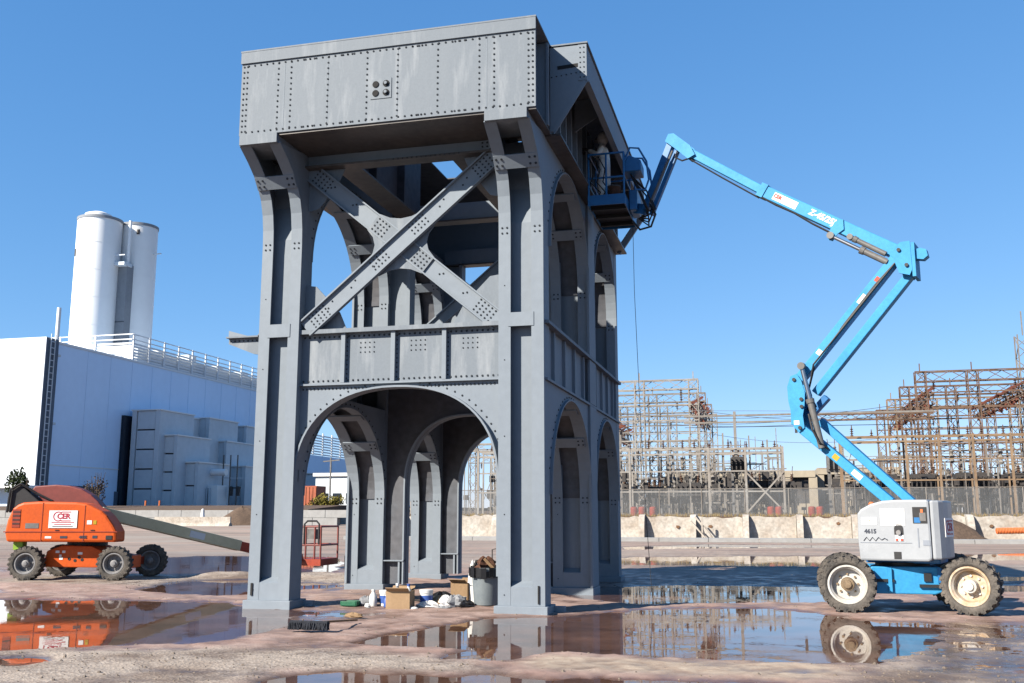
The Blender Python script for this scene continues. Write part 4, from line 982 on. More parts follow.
    for k in range(15):
        y = .5+k*.58; s = MB(); s.box((X0 if face == 1 else X0-.12, y-.035, 8.62), (X0+.12 if face == 1 else X0, y+.035, 10.18)); s.build('stiffener', SP, TW)
    s = MB(); s.box((X0-.35, .2, 8.52), (X0+.3, 8.98, 8.558)); s.build('side_girder_flange', 'brown_primer', TW)

# front frame: arch, belt, ledges
XA, XB = XL[1], XR[0]
fa = arc(-2.8, 1.93, 2.25, 1.69, 2.3, 36)
s = MB(); s.prism([(XA, 2.25)] + [(x, z+.02) for x, z in fa] + [(XB, 2.25), (XB, 4.02), (XA, 4.02)], XZ, .185, .215); s.build('front_spandrel', SP, TW)
s = MB(); s.prism(band([(fa[0][0], .6)] + fa + [(fa[-1][0], .6)], .035), XZ, .06, .36); s.build('front_arch_flange', SP, TW)
for x, z in fa[1:-1]:
    k = 1.055; rv.rivet((-2.8+(x+2.8)*k, .183, 2.25+(z-2.25)*1.05+.02), F, .02)
s = MB(); s.box((XA, .185, 4.03), (XB, .215, 5.0)); s.build('belt_plate', GP, TW)
s = MB(); s.box((XA, .05, 4.995), (XB, .36, 5.075)); s.build('belt_ledge', GP, TW)
s = MB(); s.box((XA, .10, 4.02), (XB, .25, 4.055)); s.build('belt_flange', SP, TW)
for x in (-3.85, -2.86, -1.87):
    s = MB(); s.box((x-.045, .10, 4.06), (x+.035, .185, 4.99)); s.build('stiffener', SP, TW)
    rline((x+.05, .183, 4.15), (x+.05, .183, 4.92), .09, F, .016)
rline((XA+.05, .183, 4.11), (XB-.05, .183, 4.11), .1, F); rline((XA+.05, .183, 3.96), (XB-.05, .183, 3.96), .075, F, .02)
rline((XA+.05, .183, 4.94), (XB-.05, .183, 4.94), .1, F)
for x in (-3.5, -2.5, -1.5): rgrid((x+.1, .183, 4.72), (1,0,0), (0,0,1), 4, 3, .09, .09, F, .016)
# middle and rear frames: knee legs with arch, belt beam, flange round the opening
for (y0, y1) in ROW[1:]:
    for zb, zs, bb, zt in ((.12, 2.25, 1.6, 4.6), (5.06, 6.4, 1.55, 8.3)):
        pts = arc(-2.77, 1.46, zs, bb, 2.3, 30)
        if zb < 1:
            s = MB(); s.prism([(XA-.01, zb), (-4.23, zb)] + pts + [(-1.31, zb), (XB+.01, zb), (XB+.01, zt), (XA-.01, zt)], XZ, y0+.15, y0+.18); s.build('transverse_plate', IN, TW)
            s = MB(); s.prism(band([(-4.23, zb)] + pts + [(-1.31, zb)], .035), XZ, y0+.02, y0+.36); s.build('transverse_flange', SP, TW)
        else:
            for xx in ((XA-.01, -4.23), (-1.31, XB+.01)):
                s = MB(); s.box((xx[0], y0+.15, zb), (xx[1], y0+.18, 8.5)); s.build('knee_plate', SP, TW)
            for xx in (-4.23, -1.31):
                s = MB(); s.box((xx-.04, y0+.02, zb), (xx+.04, y0+.36, 8.5)); s.build('knee_flange', SP, TW)
    for xx in ((-4.7, -4.23), (-1.31, -.83)):
        s = MB(); s.box((xx[0], y0+.0, .62), (xx[1], y0+.15, .645)); s.box((xx[1]-.13, y0+.02, .12), (xx[1]-.09, y0+.14, .62)); s.build('knee_bracket', SP, TW)
    s = MB(); s.box((XA, y0+.1, 4.6), (XB, y0+.4, 5.05)); s.build('belt_beam', SP, TW)
    s = MB(); s.box((XA, y0+.12, 8.42), (XB, y0+.18, 8.86)); s.build('top_strut', SP, TW)
    s = MB(); s.box((XA, y0+.02, 8.40), (XB, y0+.34, 8.44)); s.build('strut_flange', 'brown_primer', TW)

def brace(p, q, y, w, name='diagonal_brace', m=SP, lip=.06):
    p = Vector((p[0], 0, p[1])); q = Vector((q[0], 0, q[1])); d = (q-p).normalized(); n = Vector((-d.z, 0, d.x))
    s = MB(); c = (p+q)/2; c.y = y
    s.obox(c, d, (0,1,0), n, (q-p).length/2, .02, w/2)
    for k in (-1, 1):
        e = c + n*k*(w/2-.012); e.y = y-lip/2; s.obox(e, d, (0,1,0), n, (q-p).length/2, lip/2+.02, .014)
    return s.build(name, m, TW)
def xbrace(y, front=True):
    a0, a1 = (-4.62, 5.10), (-0.86, 8.25); b0, b1 = (-4.70, 8.27), (-0.86, 5.08)
    w_ = .36 if front else .27
    brace(b0, b1, y+.11, w_); brace(a0, a1, y, w_)
    # centre gusset with hollowed edges
    cx, cz = -2.78, 6.67; da = Vector((a1[0]-a0[0], a1[1]-a0[1])).normalized(); db = Vector((b1[0]-b0[0], b1[1]-b0[1])).normalized()
    dirs = [da, -db, -da, db]; dirs = sorted(dirs, key=lambda v: math.atan2(v.y, v.x)); poly = []
    for i, d in enumerate(dirs):
        n = Vector((-d.y, d.x)); e = dirs[(i+1) % 4]; ne = Vector((-e.y, e.x)); c = Vector((cx, cz)); L = .72
        p = c + d*L + n*.19; q = c + e*L - ne*.19; mid = c + (d+e).normalized()*.36
        poly += [tuple(c + d*L - n*.19), tuple(p)]
        for t in (.25, .5, .75): poly.append(tuple(p*(1-t)**2 + mid*2*t*(1-t) + q*t*t))
    if not front: return
    s = MB(); s.prism([(v[0], v[1]) for v in poly], XZ, y+.055, y+.085); s.build('gusset_plate', GP, TW)
    d3 = lambda v: (v.x, 0, v.y); nn = lambda v: (-v.y, 0, v.x)
    for sgn in (-.5, .5):
        rgrid((cx+da.x*sgn, y-.022, cz+da.y*sgn), d3(da), nn(da), 5, 3, .085, .085, F)
        rgrid((cx+db.x*sgn*1.05, y+.052, cz+db.y*sgn*1.05), d3(db), nn(db), 4, 4, .085, .08, F)
    for t in (.12, .24, .36, .7, .82):
        for (p, q, yy) in ((a0, a1, y-.022), (b0, b1, y+.088)):
            rgrid((p[0]+(q[0]-p[0])*t, yy, p[1]+(q[1]-p[1])*t), (1,0,0), (0,0,1), 1, 1, .1, .1, F); rgrid((p[0]+(q[0]-p[0])*(t+.02), yy, p[1]+(q[1]-p[1])*(t+.02)+.07), (1,0,0), (0,0,1), 1, 1, .1, .1, F)
    for p, d, yy in ((a0, da, y-.022), (a1, -da, y-.022), (b0, db, y+.088), (b1, -db, y+.088)):
        rgrid((p[0]+d.x*.36, yy, p[1]+d.y*.36), d3(d), nn(d), 5, 4, .09, .075, F)
    for pts in ([(-4.722,5.08),(-3.85,5.08),(-4.0,5.42),(-4.5,5.95),(-4.722,5.98)], [(-.818,5.08),(-1.75,5.08),(-1.55,5.45),(-1.05,5.95),(-.818,5.98)],
                [(-4.722,8.34),(-3.95,8.34),(-4.1,8.0),(-4.5,7.5),(-4.722,7.45)], [(-.818,8.34),(-1.6,8.34),(-1.45,8.0),(-1.05,7.5),(-.818,7.45)]):
        s = MB(); s.prism(pts, XZ, y+.131, y+.15); s.build('gusset_plate', GP, TW)
xbrace(.11); xbrace(4.62, False); xbrace(8.68, False)
# top strut of the front frame
s = MB(); s.box((XA, .16, 8.30), (XB, .19, 8.62)); s.build('top_strut', SP, TW)
s = MB(); s.box((XA, .02, 8.27), (XB, .34, 8.31)); s.build('strut_flange', 'brown_primer', TW)
rgrid((-1.05, .158, 8.46), (1,0,0), (0,0,1), 4, 4, .09, .075, F); rline((-1.6, .02, 8.29), (-2.9, .02, 8.29), .09, F, .018)

# overhanging front girder
GX0, GX1, GYF = -5.54, 0.126, -1.08
s = MB(); s.box((GX0, GYF, 8.58), (GX1, GYF+.03, 10.2)); gp = s.build('girder_plate', GP, TW)
s = MB(); s.box((GX0-.01, GYF-.03, 10.0), (GX1+.01, GYF-.002, 10.22)); s.build('girder_cap_strip', GP, TW)
s = MB(); s.box((GX0-.02, GYF-.035, 10.221), (GX1+.02, .12, 10.25)); s.build('girder_top_flange', GP, TW)
s = MB(); s.box((GX0, GYF+.031, 8.54), (GX1, .22, 8.578)); s.build('girder_soffit', 'brown_primer', TW)
s = MB(); s.box((GX0+.02, -.12, 8.58), (GX1-.02, -.09, 10.2)); s.build('girder_back_plate', SP, TW)
for x in (GX0+.25, GX1-.28): s = MB(); s.box((x, GYF+.031, 8.58), (x+.03, -.12, 10.2)); s.build('girder_diaphragm', SP, TW)
for x in (GX0, GX1-.12):
    s = MB(); s.box((x, GYF+.031, 8.6), (x+.12, GYF+.05, 10.19)); s.build('end_angle', SP, TW)
s = MB(); s.box((GX1-.02, -.16, 8.6), (GX1+.02, -.06, 10.19)); s.build('end_angle', SP, TW)
seams = [-5.49, -5.42, -4.78, -4.52, -3.78, -3.01, -2.42, -1.66, -.89, -.62, .0, .075]
for x in seams: rline((x, GYF-.001, 8.66), (x, GYF-.001, 9.94), .105, F, .021)
rline((GX0+.14, GYF-.001, 9.95), (GX1-.14, GYF-.001, 9.95), .125, F, .021); rline((GX0+.14, GYF-.001, 8.64), (GX1-.14, GYF-.001, 8.64), .125, F, .021)
for x in (-4.15, -3.4, -2.05, -1.25):
    for dx in (-.09, 0, .09): rv.rivet((x+dx, GYF-.001, 9.95), F, .021); rv.rivet((x+dx, GYF-.001, 8.64), F, .021)
s = MB(); s.box((-2.93, GYF-.012, 9.02), (-2.53, GYF-.001, 9.40)); pp = s.build('socket_plate', GP, TW)
for dx in (-.1, .1):
    for dz in (-.085, .085):
        s = MB(); s.lathe([(0,.062),(.012,.062),(.016,.05)], (-2.73+dx, GYF-.012, 9.21+dz), F, 14); s.build('socket_hole', 'dark_slot', pp)
        if dz < 0 and dx > 0 or dz > 0 and dx > 0: s = MB(); s.lathe([(0,.03),(.03,.03)], (-2.73+dx, GYF-.03, 9.21+dz), F, 8); s.build('socket_plug', GP, pp)
# plate joints on the girder face
for x in (-4.65, -3.78, -2.42, -.755):
    s = MB(); s.box((x-.006, GYF-.0035, 8.6), (x+.006, GYF-.001, 9.99)); s.build('plate_joint', SP, gp)
# longitudinal deck girders between the frames
for x in (-3.96, -1.58):
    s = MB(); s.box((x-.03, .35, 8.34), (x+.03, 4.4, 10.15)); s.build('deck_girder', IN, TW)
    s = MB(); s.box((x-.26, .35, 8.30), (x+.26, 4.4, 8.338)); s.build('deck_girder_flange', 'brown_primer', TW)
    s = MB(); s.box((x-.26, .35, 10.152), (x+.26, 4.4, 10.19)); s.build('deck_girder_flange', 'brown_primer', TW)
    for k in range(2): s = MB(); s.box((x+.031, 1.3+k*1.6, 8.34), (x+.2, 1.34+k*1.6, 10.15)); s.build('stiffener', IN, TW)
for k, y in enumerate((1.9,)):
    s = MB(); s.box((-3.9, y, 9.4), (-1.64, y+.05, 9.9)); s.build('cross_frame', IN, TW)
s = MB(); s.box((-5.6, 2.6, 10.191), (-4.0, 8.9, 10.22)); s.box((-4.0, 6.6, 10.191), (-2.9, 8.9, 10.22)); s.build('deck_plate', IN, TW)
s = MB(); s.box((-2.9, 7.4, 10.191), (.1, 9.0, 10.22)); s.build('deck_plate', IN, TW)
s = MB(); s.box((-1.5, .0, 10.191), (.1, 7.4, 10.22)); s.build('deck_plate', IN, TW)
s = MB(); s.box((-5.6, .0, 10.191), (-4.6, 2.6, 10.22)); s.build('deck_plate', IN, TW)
s = MB(); s.box((GX0, 9.0, 8.58), (.0, 9.04, 10.2)); s.build('rear_girder', SP, TW)
# lower floor between the storeys (partly open)
for x0, x1, y0, y1 in ((-4.95,-.6,.3,2.2), (-4.95,-2.6,2.2,4.45), (-4.95,-.6,5.0,8.5)):
    s = MB(); s.box((x0, y0, 4.80), (x1, y1, 4.84)); s.build('floor_plate', IN, TW)
# side gallery: brackets, outer plate, top plate
for y in (.10, 2.55, 6.2, 8.7):
    s = MB()
    if y < 1:
        zz = [(.126,10.2),(.80,10.2),(.80,9.5),(.19,8.56),(.126,8.56)]; s.prism(zz, XZ, y, y+.03)
    else: s.prism([(.126,10.2),(.78,10.2),(.78,9.9),(.126,9.5)], XZ, y, y+.03)
    br = s.build('gallery_bracket', SP, TW)
    if y < 1:
        s = MB(); s.obox((.47,y-.004,9.80), (1,0,.05), (0,1,0), (-.05,0,1), .2, .003, .035); s.build('bracket_slot', 'dark_slot', br)
        s = MB(); s.box((.66,y-.012,9.5), (.82,y-.001,10.2)); s.build('bracket_angle', SP, br)
        s = MB(); s.bar((.79,y-.004,9.48), (.19,y-.004,8.55), .02, .08, up=(1,0,-.6)); s.build('bracket_edge', SP, br)
        rline((.70, y-.013, 9.56), (.70, y-.013, 10.14), .095, F, .016); rline((.77, y-.013, 9.56), (.77, y-.013, 10.14), .095, F, .016)
        rline((.16, y-.002, 9.62), (.62, y-.002, 9.66), .1, F, .016)
s = MB(); s.bar((.8,8.71,9.5), (.1,8.71,8.5), .1, .16); s.build('gallery_strut', SP, TW)
s = MB(); s.box((.78, .132, 9.5), (.81, 8.9, 10.2)); s.build('gallery_plate', SP, TW)
s = MB(); s.box((.0, .08, 10.221), (.84, 8.95, 10.25)); s.build('gallery_top', GP, TW)
s = MB(); s.box((.74, .132, 9.47), (.86, 8.9, 9.498)); s.build('gallery_flange', SP, TW)
# cut stub of a beam on the left leg
s = MB(); s.prism([(-6.29,5.0),(-6.29,4.9),(-5.75,4.69),(-5.54,4.66),(-5.54,5.0)], XZ, .2, .24); s.box((-6.30,.1,5.0), (-5.54,.34,5.03)); st_ = s.build('beam_stub', GP, TW)
s = MB(); s.prism([(-6.29,5.03),(-6.29,5.16),(-5.85,5.035)], XZ, .18, .2); s.build('stub_plate', SP, st_)
rline((-6.25, .198, 4.95), (-5.6, .198, 4.95), .09, F, .018)
o = rv.build('rivets', RV, TW, kind='stuff')

# ------------------------------------------------------------------ wheels shared by the lifts
def wheel_meshes(r, w, tyre_m, rim_m, hub_m, lugs=22, rimr=.69):
    ty = MB(); ir = r*rimr; hw = w/2
    ty.lathe([(-hw*.7,ir),(-hw*.95,ir+.03),(-hw,r*.80),(-hw*.9,r*.93),(-hw*.55,r*.965),(hw*.55,r*.965),(hw*.9,r*.93),(hw,r*.80),(hw*.95,ir+.03),(hw*.7,ir)], (0,0,0), (0,1,0), 40, (False, False))
    for k in range(lugs):
        for s in (-1, 1):
            t = 2*math.pi*(k+(.5 if s > 0 else 0))/lugs; d = Vector((math.cos(t),0,math.sin(t))); tn = Vector((-math.sin(t),0,math.cos(t)))
            ax = (Vector((0,1,0))*1.0 + tn*.35*s).normalized()
            ty.obox(d*(r*.962)+Vector((0,s*hw*.52,0)), ax, tn, d, hw*.48, r*.055, r*.04)
            ty.obox(d*(r*.905)+Vector((0,s*hw*.95,0)), (0,1,0), tn, d, hw*.06, r*.05, r*.06)
    rm = MB(); rm.lathe([(-hw*.72,ir),(-hw*.80,ir),(-hw*.80,ir-.03),(-hw*.62,ir-.045),(-hw*.5,ir*.80),(hw*.25,ir*.76),(hw*.2,ir*.3),(hw*.2,.01)], (0,0,0), (0,1,0), 36, (False, True))
    rm.lathe([(hw*.72,ir),(hw*.80,ir),(hw*.80,ir-.03),(hw*.62,ir-.045),(hw*.5,ir*.80),(hw*.32,ir*.76),(hw*.3,ir*.3),(hw*.3,.01)], (0,0,0), (0,1,0), 36, (False, True))
    hb = MB(); hb.lathe([(hw*.2,ir*.36),(-hw*.62,ir*.33),(-hw*.68,ir*.22),(-hw*.86,ir*.2),(-hw*.9,.02)], (0,0,0), (0,1,0), 20)
    for k in range(8):
        t = 2*math.pi*k/8; hb.lathe([(hw*.22,.02),(hw*.04,.02)], (math.cos(t)*ir*.52,0,math.sin(t)*ir*.52), (0,1,0), 6)
    return ty.mesh('tyre', tyre_m, (0,0,0), True), rm.mesh('rim', rim_m, (0,0,0), True), hb.mesh('hub', hub_m, (0,0,0), True)
def put_wheel(parent, ms, pos, rz, label=None):
    for me in ms:
        try: me.set_sharp_from_angle(angle=R(35))
        except Exception: pass
    ty = link('wheel', ms[0], parent, pos); ty.rotation_euler = (0, random.random()*.0, rz)
    for nm, me in (('rim', ms[1]), ('hub', ms[2])):
        c = bpy.data.objects.new(nm, me); COL.objects.link(c); c.parent = ty; ORG[c] = Vector(pos)
    if label: ty['label'] = label
    return ty
def logo(parent, c, ax, up, w, h, sz, txt='CER', sub=None):
    """white plate with the red lettering and its red C-shaped swoosh"""
    ax = Vector(ax).normalized(); up = Vector(up).normalized(); n = ax.cross(up); c = Vector(c)
    mb = MB(); mb.obox(c, ax, up, n, w/2, h/2, .004); pl = mb.build('decal', 'decal_white', parent, origin=c)
    mb = MB(); k = 22; ro, ri = sz*.62, sz*.50; pts = []
    for i in range(k+1):
        t = R(50)+R(260)*i/k; pts.append((math.cos(t)*ro*1.05, math.sin(t)*ro))
    for i in range(k, -1, -1):
        t = R(50)+R(260)*i/k; pts.append((math.cos(t)*ri*1.05, math.sin(t)*ri))
    cc = c - ax*sz*.62 + up*(h*.16 if sub is not None else 0) + n*.0065
    mb.prism(pts, lambda a, b_, q: cc+ax*a+up*b_+n*q, 0, .002); mb.build('swoosh', 'decal_red', pl)
    for sg in (-1, 1):
        mb = MB(); mb.obox(cc + ax*sz*.98 + up*sg*sz*.555, ax, up, n, sz*.62, sz*.055, .0015); mb.build('bar', 'decal_red', pl)
    text_mesh(txt, sz*.92, 'decal_red', pl, c + ax*sz*.06 + up*(h*.16 if sub is not None else 0) + n*.008, ax, up, bold=sz*.03)
    if sub is not None:
        for i in range(3): MB().obox(c - up*(h*.18+i*h*.12) + n*.006, ax, up, n, w*(.40,.30,.36)[i], h*.022, .001).build('print_line', 'decal_red' if i < 2 else 'decal_ink', pl)
    return pl

# ------------------------------------------------------------------ blue articulated boom lift
T = Vector((5.97, 2.5, 0)); PSI = R(17); E_ = Vector((-math.cos(PSI), math.sin(PSI), 0)); N_ = Vector((math.sin(PSI), math.cos(PSI), 0)); UP = Vector((0,0,1))
def P(s, lat, z): return T + E_*s + N_*lat + UP*z
BL = thing('blue_boom_lift', (T.x, T.y, 0), 'blue articulated boom lift with pale grey hood raised to the steel tower', 'boom lift')
CA = R(-1.5); cx_ = Vector((math.cos(CA), math.sin(CA), 0)); cy_ = Vector((-math.sin(CA), math.cos(CA), 0))
wc = Vector((5.98, 2.46, 0)); WB, TR, WR = 1.96, 1.72, .475
w_a = wheel_meshes(WR, .30, 'tyre', 'rim_white', 'hub_dirt'); w_b = wheel_meshes(WR, .30, 'tyre', 'rim_rusty', 'rim_white')
put_wheel(BL, w_a, wc - cx_*WB/2 - cy_*TR/2 + UP*(WR-.005), CA-R(4))
put_wheel(BL, w_b, wc + cx_*WB/2 - cy_*TR/2 + UP*(WR-.005), CA-R(24), 'steered wheel with rust stained rim')
put_wheel(BL, w_a, wc - cx_*WB/2 + cy_*TR/2 + UP*(WR-.005), CA-R(4)); put_wheel(BL, w_b, wc + cx_*WB/2 + cy_*TR/2 + UP*(WR-.005), CA-R(20))
def Q(a, b_, z): return wc + cx_*a + cy_*b_ + UP*z
def cbox(a0, a1, b0, b1, z0, z1): return MB().obox(Q((a0+a1)/2, (b0+b1)/2, (z0+z1)/2), cx_, cy_, UP, (a1-a0)/2, (b1-b0)/2, (z1-z0)/2)
ch = MB(); ch.prism([(-.72,.36),(-.5,.30),(.45,.30),(.72,.40),(.72,.60),(.55,.76),(-.55,.76),(-.72,.62)], lambda a,b_,c: Q(a,c,b_), -.58, .58); chs = ch.build('chassis', 'lift_blue', BL, bevel=.02)
for a in (-WB/2, WB/2): cbox(a-.11, a+.11, -.72, .72, .38, .60).build('axle', 'lift_deep_blue', BL, bevel=.02)
cbox(-.30, -.24, -.64, -.585, .34, .74).build('chassis_rib', 'lift_blue', chs); cbox(-.5, -.2, -.62, -.586, .50, .55).build('tie_rod', 'black_part', chs)
cbox(.28, .4, -.62, -.585, .52, .66).build('valve', 'black_part', chs); cbox(.2, .52, -.64, -.585, .42, .47).build('step', 'black_part', chs); cbox(.5,.56,-.62,-.585,.5,.75).build('chassis_rib', 'lift_deep_blue', chs)
MB().lathe([(.0,.46),(.08,.46)], Q(0,0,.74), UP, 28).build('slew_ring', 'black_part', BL)
MB().obox(P(-.1,0,.90), E_, N_, UP, .62, .42, .09).build('turntable', 'lift_deep_blue', BL, bevel=.02)
# near hood: outline in the long direction, rounded rear
hood = [(.52,.86),(.54,1.20),(.53,1.66),(.47,1.74),(.30,1.83),(.10,1.885),(-.10,1.90),(-.62,1.90),(-.66,1.88),(-.66,.90),(-.60,.865)]
mb = MB(); mb.prism(hood, lambda a,b_,c: P(a,c,b_), -.86, -.33); hd = mb.build('hood', 'hood_grey', BL, bevel=.035)
mb = MB(); mb.prism([(-.665,-.85),(-.72,-.845),(-.80,-.80),(-.86,-.68),(-.89,-.40),(-.89,.0),(-.88,.10),(-.665,.12)], lambda a,b_,c: P(a,b_,c), .90, 1.885); hr = mb.build('rear_hood', 'hood_grey', BL, bevel=.03)
mb = MB(); mb.prism(hood[:], lambda a,b_,c: P(a*.8+.1,c,b_), .36, .86); mb.build('hood', 'hood_grey', BL, bevel=.035)
mb = MB(); mb.prism([(-.60,.95),(-.30,.95),(-.2,1.4),(-.35,1.8),(-.60,1.8)], lambda a,b_,c: P(a,c,b_), -.30, .32); mb.build('counterweight', 'hood_grey', BL, bevel=.03)
def onhood(s, z, d=.002): return P(s, -.861-d, z)
def hplate(s0, s1, z0, z1, m, name, d=.003, par=None): return MB().obox(onhood((s0+s1)/2,(z0+z1)/2,d), E_, N_, UP, abs(s1-s0)/2, d, (z1-z0)/2).build(name, m, par or hd)
hplate(-.39,-.62,1.50,1.775,'black_part','control_opening'); hplate(-.41,-.51,1.51,1.60,'lift_deep_blue','control_box',.006); hplate(-.50,-.60,1.54,1.68,'equip_grey','control_box',.006)
hplate(-.52,-.56,1.68,1.74,'safety_orange','stop_button',.007)
hplate(-.45,-.47,1.10,1.42,'hood_dark','vent_slot'); hplate(-.53,-.64,1.13,1.22,'hood_dark','latch_panel')
hplate(.50,-.35,1.165,1.175,'hood_dark','seam'); hplate(-.05,-.17,.90,1.02,'black_part','latch'); hplate(-.645,-.655,.95,1.86,'hood_dark','seam')
mb = MB(); c0 = onhood(-.15,1.39); mb.prism([(-.075,-.08),(.075,-.08),(.075,.03),(.05,.09),(0,.11),(-.05,.09),(-.075,.03)], lambda a,b_,q: c0+E_*(-a)+UP*b_-N_*q, 0, .004); mb.build('filler_recess', 'black_part', hd)
MB().lathe([(0,.045),(.05,.04)], onhood(-.15,1.345), -N_, 14).build('filler_cap', 'rim_grey', hd, smooth=True)
hplate(.14,-.26,1.46,1.75,'decal_white','decal'); hplate(.46,.20,1.48,1.60,'decal_white','decal'); hplate(-.09,-.22,1.20,1.30,'decal_white','decal')
AXH = -E_
text_mesh('4615', .10, 'decal_ink', hd, onhood(.32,1.36,.004), AXH, UP, bold=.004)
text_mesh('CER', .07, 'safety_orange', hd, onhood(.36,1.54,.008), AXH, UP); 
for s0 in (-.115, -.195): hplate(s0+.02, s0-.02, 1.205, 1.24, 'safety_red', 'warning_mark', .007)
mb = MB(); pts = [onhood(.44-.05*k, 1.23+(.03 if k % 2 else -.03)*(1 if k < 6 else .5), .006) for k in range(9)]; mb.tube(pts, .007, 5); mb.build('scrawl', 'decal_ink', hd)
MB().lathe([(0,.05),(.04,.05),(.07,.03)], P(.34,-.55,1.80), UP, 12).build('beacon', 'safety_orange', hd)
# rear face logo
ra, rb = P(-.86,-.68,0), P(-.89,-.40,0); rx = (rb-ra).normalized(); rc = P(-.883,-.42,1.43)
rn = rx.cross(UP)
logo(hr, rc + rn*.012, rx, UP, .52, .32, .20)
# lower pair of arms, knuckle plates, upper pair
def arm(a, b_, w, h, m, name, lat=0.0): return MB().bar(P(a[0],lat,a[1]), P(b_[0],lat,b_[1]), w, h, up=UP).build(name, m, BL, bevel=.012)
arm((.07,1.86), (1.62,3.27), .22, .17, 'lift_blue', 'lower_arm', -.16); arm((-.25,1.86), (1.30,3.40), .24, .15, 'lift_blue', 'lower_link', .04)
plate = [(1.74,4.25),(1.62,4.29),(1.54,4.16),(1.48,3.92),(1.50,3.68),(1.54,3.49),(1.52,3.26),(1.62,3.18),(1.72,3.28),(1.75,3.52),(1.80,3.77),(1.81,4.05)]
for l0, l1 in ((-.30,-.275), (.20,.225)):
    mb = MB(); mb.prism(plate, lambda a,b_,c: P(a,c,b_), l0, l1); kp = mb.build('knuckle_plate', 'lift_blue', BL)
    for s, z in ((1.67,4.18), (1.60,3.26), (1.55,3.80), (1.55,3.66)): MB().lathe([(0,.035),(.02,.035)], P(s, l0-.01, z), -N_, 10).build('pin', 'black_part', kp)
MB().obox(P(1.74,-.04,3.75), E_, N_, UP, .03, .24, .42).build('knuckle_web', 'lift_blue', BL)
arm((1.64,4.16), (-.27,6.32), .22, .18, 'lift_blue', 'upper_arm', -.12); arm((1.34,3.92), (-.52,6.04), .22, .15, 'lift_blue', 'upper_link', -.02)
arm((1.5,3.5), (1.15,3.85), .2, .12, 'lift_deep_blue', 'knuckle_link', .05)
hplate_ = MB().obox(P(1.66,-.305,3.36), E_, N_, UP, .05, .003, .04).build('decal', 'decal_white', BL)
def cyl(a, b_, lat, r0, r1, f, name):
    pa, pb = P(a[0],lat,a[1]), P(b_[0],lat,b_[1]); pm_ = pa+(pb-pa)*f
    c = MB().tube([pm_, pb], r0, 14).build(name, 'cyl_grey', BL, smooth=True)
    MB().tube([pa, pm_], r1, 12).build('piston_rod', 'chrome', c, smooth=True); 
    MB().lathe([(-.06,r0*1.15),(.06,r0*1.15)], pa, N_, 12).build('rod_eye', 'cyl_grey', c); MB().lathe([(-.02,r0*1.3),(.06,r0*1.2)], pm_, pb-pm_, 12).build('gland', 'cyl_grey', c)
cyl((1.50,4.42), (1.20,2.86), -.36, .062, .042, .42, 'lift_cylinder')
mb = MB(); mb.tube([P(1.40,-.40,3.5),P(1.33,-.46,3.2),P(1.22,-.44,2.95),P(1.1,-.3,2.85)], .022, 6); mb.build('hose', 'black_part', BL)
for dl, r_ in ((-.03,.016),(.03,.014),(.09,.016)):
    MB().tube([P(1.30,-.24+dl*.3,3.55+dl),P(1.42,-.25,3.95),P(1.30,-.25+dl,4.45),P(.70,-.245+dl*.2,5.14+dl*.4),P(.1,-.245,5.82+dl*.4),P(-.28,-.26,6.22)], r_, 6).build('hose', 'black_part', BL)
for (s_, z_, w_, h_, m_, rr_) in ((.62,2.36,.10,.05,'decal_white',1),(.98,2.69,.06,.05,'plastic_yellow',1),(1.18,4.67,.05,.06,'decal_white',2),(.35,5.61,.10,.05,'decal_white',2),(.05,5.95,.05,.05,'safety_red',2)):
    dv = (P(1.62,0,3.27)-P(.07,0,1.86)).normalized() if rr_ == 1 else (P(-.27,0,6.32)-P(1.64,0,4.16)).normalized()
    MB().obox(P(s_, -.272 if rr_ == 1 else -.232, z_), dv, N_, dv.cross(N_), w_, .002, h_).build('decal', m_, BL)
# top pivot
piv = [(-.24,6.36),(-.30,6.52),(-.40,6.60),(-.56,6.60),(-.57,6.06),(-.52,5.96),(-.34,6.02)]
for l0, l1 in ((-.27,-.24), (.20,.23)):
    mb = MB(); mb.prism(piv, lambda a,b_,c: P(a,c,b_), l0, l1); pv = mb.build('pivot_plate', 'lift_blue', BL)
    for s, z in ((-.36,6.45), (-.48,6.15)): MB().lathe([(0,.035),(.025,.035)], P(s,l0-.01,z), -N_, 10).build('pin', 'black_part', pv)
MB().obox(P(-.60,-.02,6.25), E_, N_, UP, .03, .24, .32).build('pivot_back', 'lift_blue', BL)
mb = MB(); mb.prism([(-.58,6.28),(-.60,6.44),(-.72,6.46),(-.82,6.42),(-.84,6.30),(-.76,6.24)], lambda a,b_,c: P(a,c,b_), -.2, .0); mb.build('tail_hook', 'lift_blue', BL)
# main boom and extension
def beam(a, b_, lat, w, h0, h1, m, name):
    pa, pb = P(a[0],lat,a[1]), P(b_[0],lat,b_[1]); d = (pb-pa).normalized(); u_ = N_.cross(d)*-1; u_ = d.cross(N_); u_ = u_ if u_.z > 0 else -u_
    mb = MB(); vs = []
    for p_, h in ((pa,h0),(pb,h1)):
        for i, j in ((-1,-1),(1,-1),(1,1),(-1,1)): vs.append(p_ + N_*i*w/2 + u_*j*h/2)
    mb.add(vs, [(0,1,2,3),(7,6,5,4),(0,4,5,1),(1,5,6,2),(2,6,7,3),(3,7,4,0)]); return mb.build(name, m, BL, bevel=.012), d, u_
bo, bd, bu = beam((-.42,6.38), (2.22,8.11), -.02, .24, .26, .24, 'lift_blue', 'main_boom')
MB().obox(P(2.17,-.02,8.08), bd, N_, bu, .07, .14, .14).build('boom_collar', 'lift_blue', BL)
beam((2.15,8.07), (3.85,9.31), -.02, .17, .17, .17, 'lift_blue', 'boom_extension')
bx_ = -bd                                               # reading direction along the boom's near face
